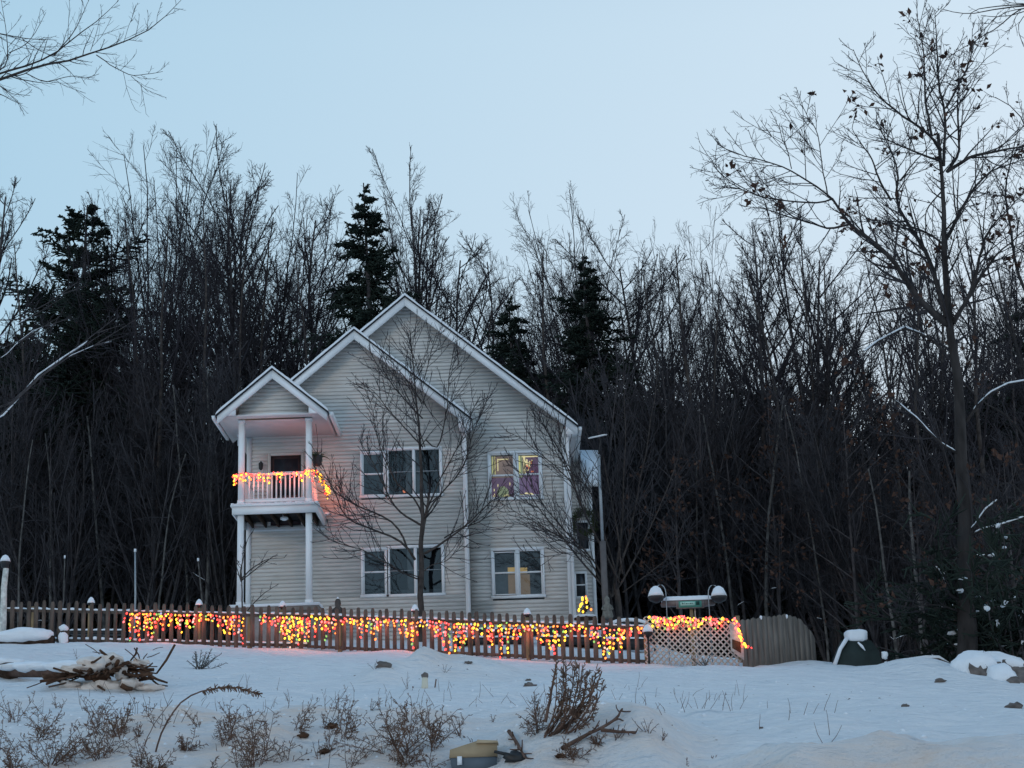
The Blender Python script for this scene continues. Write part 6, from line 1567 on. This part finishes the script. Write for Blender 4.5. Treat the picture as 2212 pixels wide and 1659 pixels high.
g = Geo(); g.tubes(C_, RC, 3); g.obj('seedhead', M_WEEDT, o, kind='stuff')
# arching stem
o_ = PX(330, 1650); o = thing('arching_stem', 'long dry stem arching over to the right in the lower left', 'dried plant', o_)
q = [U(px, py, o_[1] + .2) - o_ for px, py in [(328, 1660), (345, 1590), (370, 1540), (400, 1505), (440, 1490), (490, 1482), (530, 1488), (560, 1500)]]
PL, RL, rng_ = hero(0, [(q, .010, .006)], 710); g = Geo(); g.tubes(PL, RL, 6); q2_ = [U(px, py, o_[1] + .3) - o_ for px, py in [(300, 1650), (315, 1600), (335, 1560), (372, 1512)]]; PL2, RL2, _r = hero(0, [(q2_, .005, .003)], 711); g.tubes(PL2, RL2, 4); g.obj('stem', M_WEED, o)
p_, d_, L_, r_ = spawn(rng_, PL[:, 8:], RL[:, 8:], 120, 0, 1, 60, 25, lambda t: .10 + 0 * t); C_, RC = run(rng_, p_, d_, np.clip(L_, .02, .05), np.full(len(p_), .007), np.full(len(p_), .004), 2, .2, -.3); g = Geo(); g.tubes(C_, RC, 3); g.obj('seedhead', M_WEEDT, o, kind='stuff')
# lying branch in the low brush
for k, (pts, lab) in enumerate([([(1215, 1635), (1250, 1610), (1290, 1595), (1330, 1570), (1345, 1545)], 'long lying branch with side twigs under the dry shrub'), ([(1300, 1590), (1340, 1598), (1375, 1600)], 'thick snowy twig lying right of the dry shrub'), ([(1100, 1595), (1118, 1620), (1135, 1652)], 'dark bent stick leaning beside the box lump')]):
    P_ = [PX(*q) + [0, 0, .05] for q in pts]; o = thing('fallen_branch', lab, 'branch', P_[0])
    PL, RL, rng_ = hero(0, [(np.array(P_) - P_[0], .022, .01)], 720 + k); g = Geo(); g.tubes(PL, RL, 6); g.obj('branch', M_WEED, o)
    p_, d_, L_, r_ = spawn(rng_, PL, RL, 9, .2, 1, 50, 12, lambda t: .15 + 0 * t); C_, RC = run(rng_, p_, d_, L_, np.full(len(p_), .008), np.full(len(p_), .005), 3, .15, .1); g = Geo(); g.tubes(C_, RC, 4); g.obj('twigs', M_WEED, o)

# more wispy weeds over the lower left and loose bits on the snow
WG = 'wispy dried weeds scattered over the lower left snow'
rgw = random.Random(61)
for k in range(34):
    px = rgw.choice([rgw.uniform(-10, 420), rgw.uniform(440, 960), rgw.uniform(-10, 700)]); py = rgw.uniform(1560, 1668) if k % 3 else rgw.uniform(1530, 1600)
    weed(px, py, rgw.uniform(35, 95), 'wispy dried weed among its like on the lower left snow', 800 + k, rgw.choice((2, 3, 4, 5)), rgw.uniform(15, 45), (rgw.uniform(-.3, .5), 0), True, 7, r0=.004, sub=1.0, curl=.03, group=WG)
def scatter(name, label, n, mt, smin, smax, seed, reg, flat=.6):
    rg = random.Random(seed); g = Geo(); xs_, ys_ = [], []
    for _ in range(n):
        a = reg[rg.randrange(len(reg))]; xs_.append(rg.uniform(a[0], a[1])); ys_.append(rg.uniform(a[2], a[3]))
    zs_ = H(np.array(xs_), np.array(ys_))
    for x, y, z in zip(xs_, ys_, zs_):
        r_ = rg.uniform(smin, smax) ** 1.0
        v = [(x + r_ * rg.uniform(.6, 1) * math.cos(a), y + r_ * rg.uniform(.6, 1) * math.sin(a), z + rg.uniform(-.01, .005)) for a in (0, 1.26, 2.5, 3.77, 5.0)]
        v += [(x, y, z + r_ * flat), (x, y, z - .03)]
        g.add(v, tris=[(i, (i + 1) % 5, 5) for i in range(5)] + [((i + 1) % 5, i, 6) for i in range(5)])
    o = g.obj(name, mt, None); o['label'] = label; o['category'] = 'ground cover'; o['kind'] = 'stuff'
REG = [(-7, 6, 17, 26), (-10, 8, 24, 38), (-7, 1, 17, 24)]
scatter('snow_clods', 'small clods of broken snow lying over the slope', 800, M_SNOWP, .015, .05, 1, REG)
scatter('litter', 'bits of bark and dead leaf lying on the snow', 260, M_STICK, .012, .035, 2, [(-7, 1.5, 17, 24), (-7, 6, 20, 34)], .3)
rg = np.random.default_rng(5); n = 240
P0 = np.stack([rg.uniform(-7, 3.5, n), rg.uniform(17, 30, n), np.zeros(n)], 1); P0[:, 2] = H(P0[:, 0], P0[:, 1]) - .03
A_, R_ = run(rg, P0, norm(rg.normal(size=(n, 3)) * [.4, .3, .1] + [.1, 0, 1]), rg.uniform(.08, .32, n), np.full(n, .004), np.full(n, .002), 4, .12, -.04)
g = Geo(); g.tubes(A_, R_, 3); o = g.obj('grass_stubs', M_WEED); o['label'] = 'thin dead grass stalks poking through the snow'; o['category'] = 'grass'; o['kind'] = 'stuff'
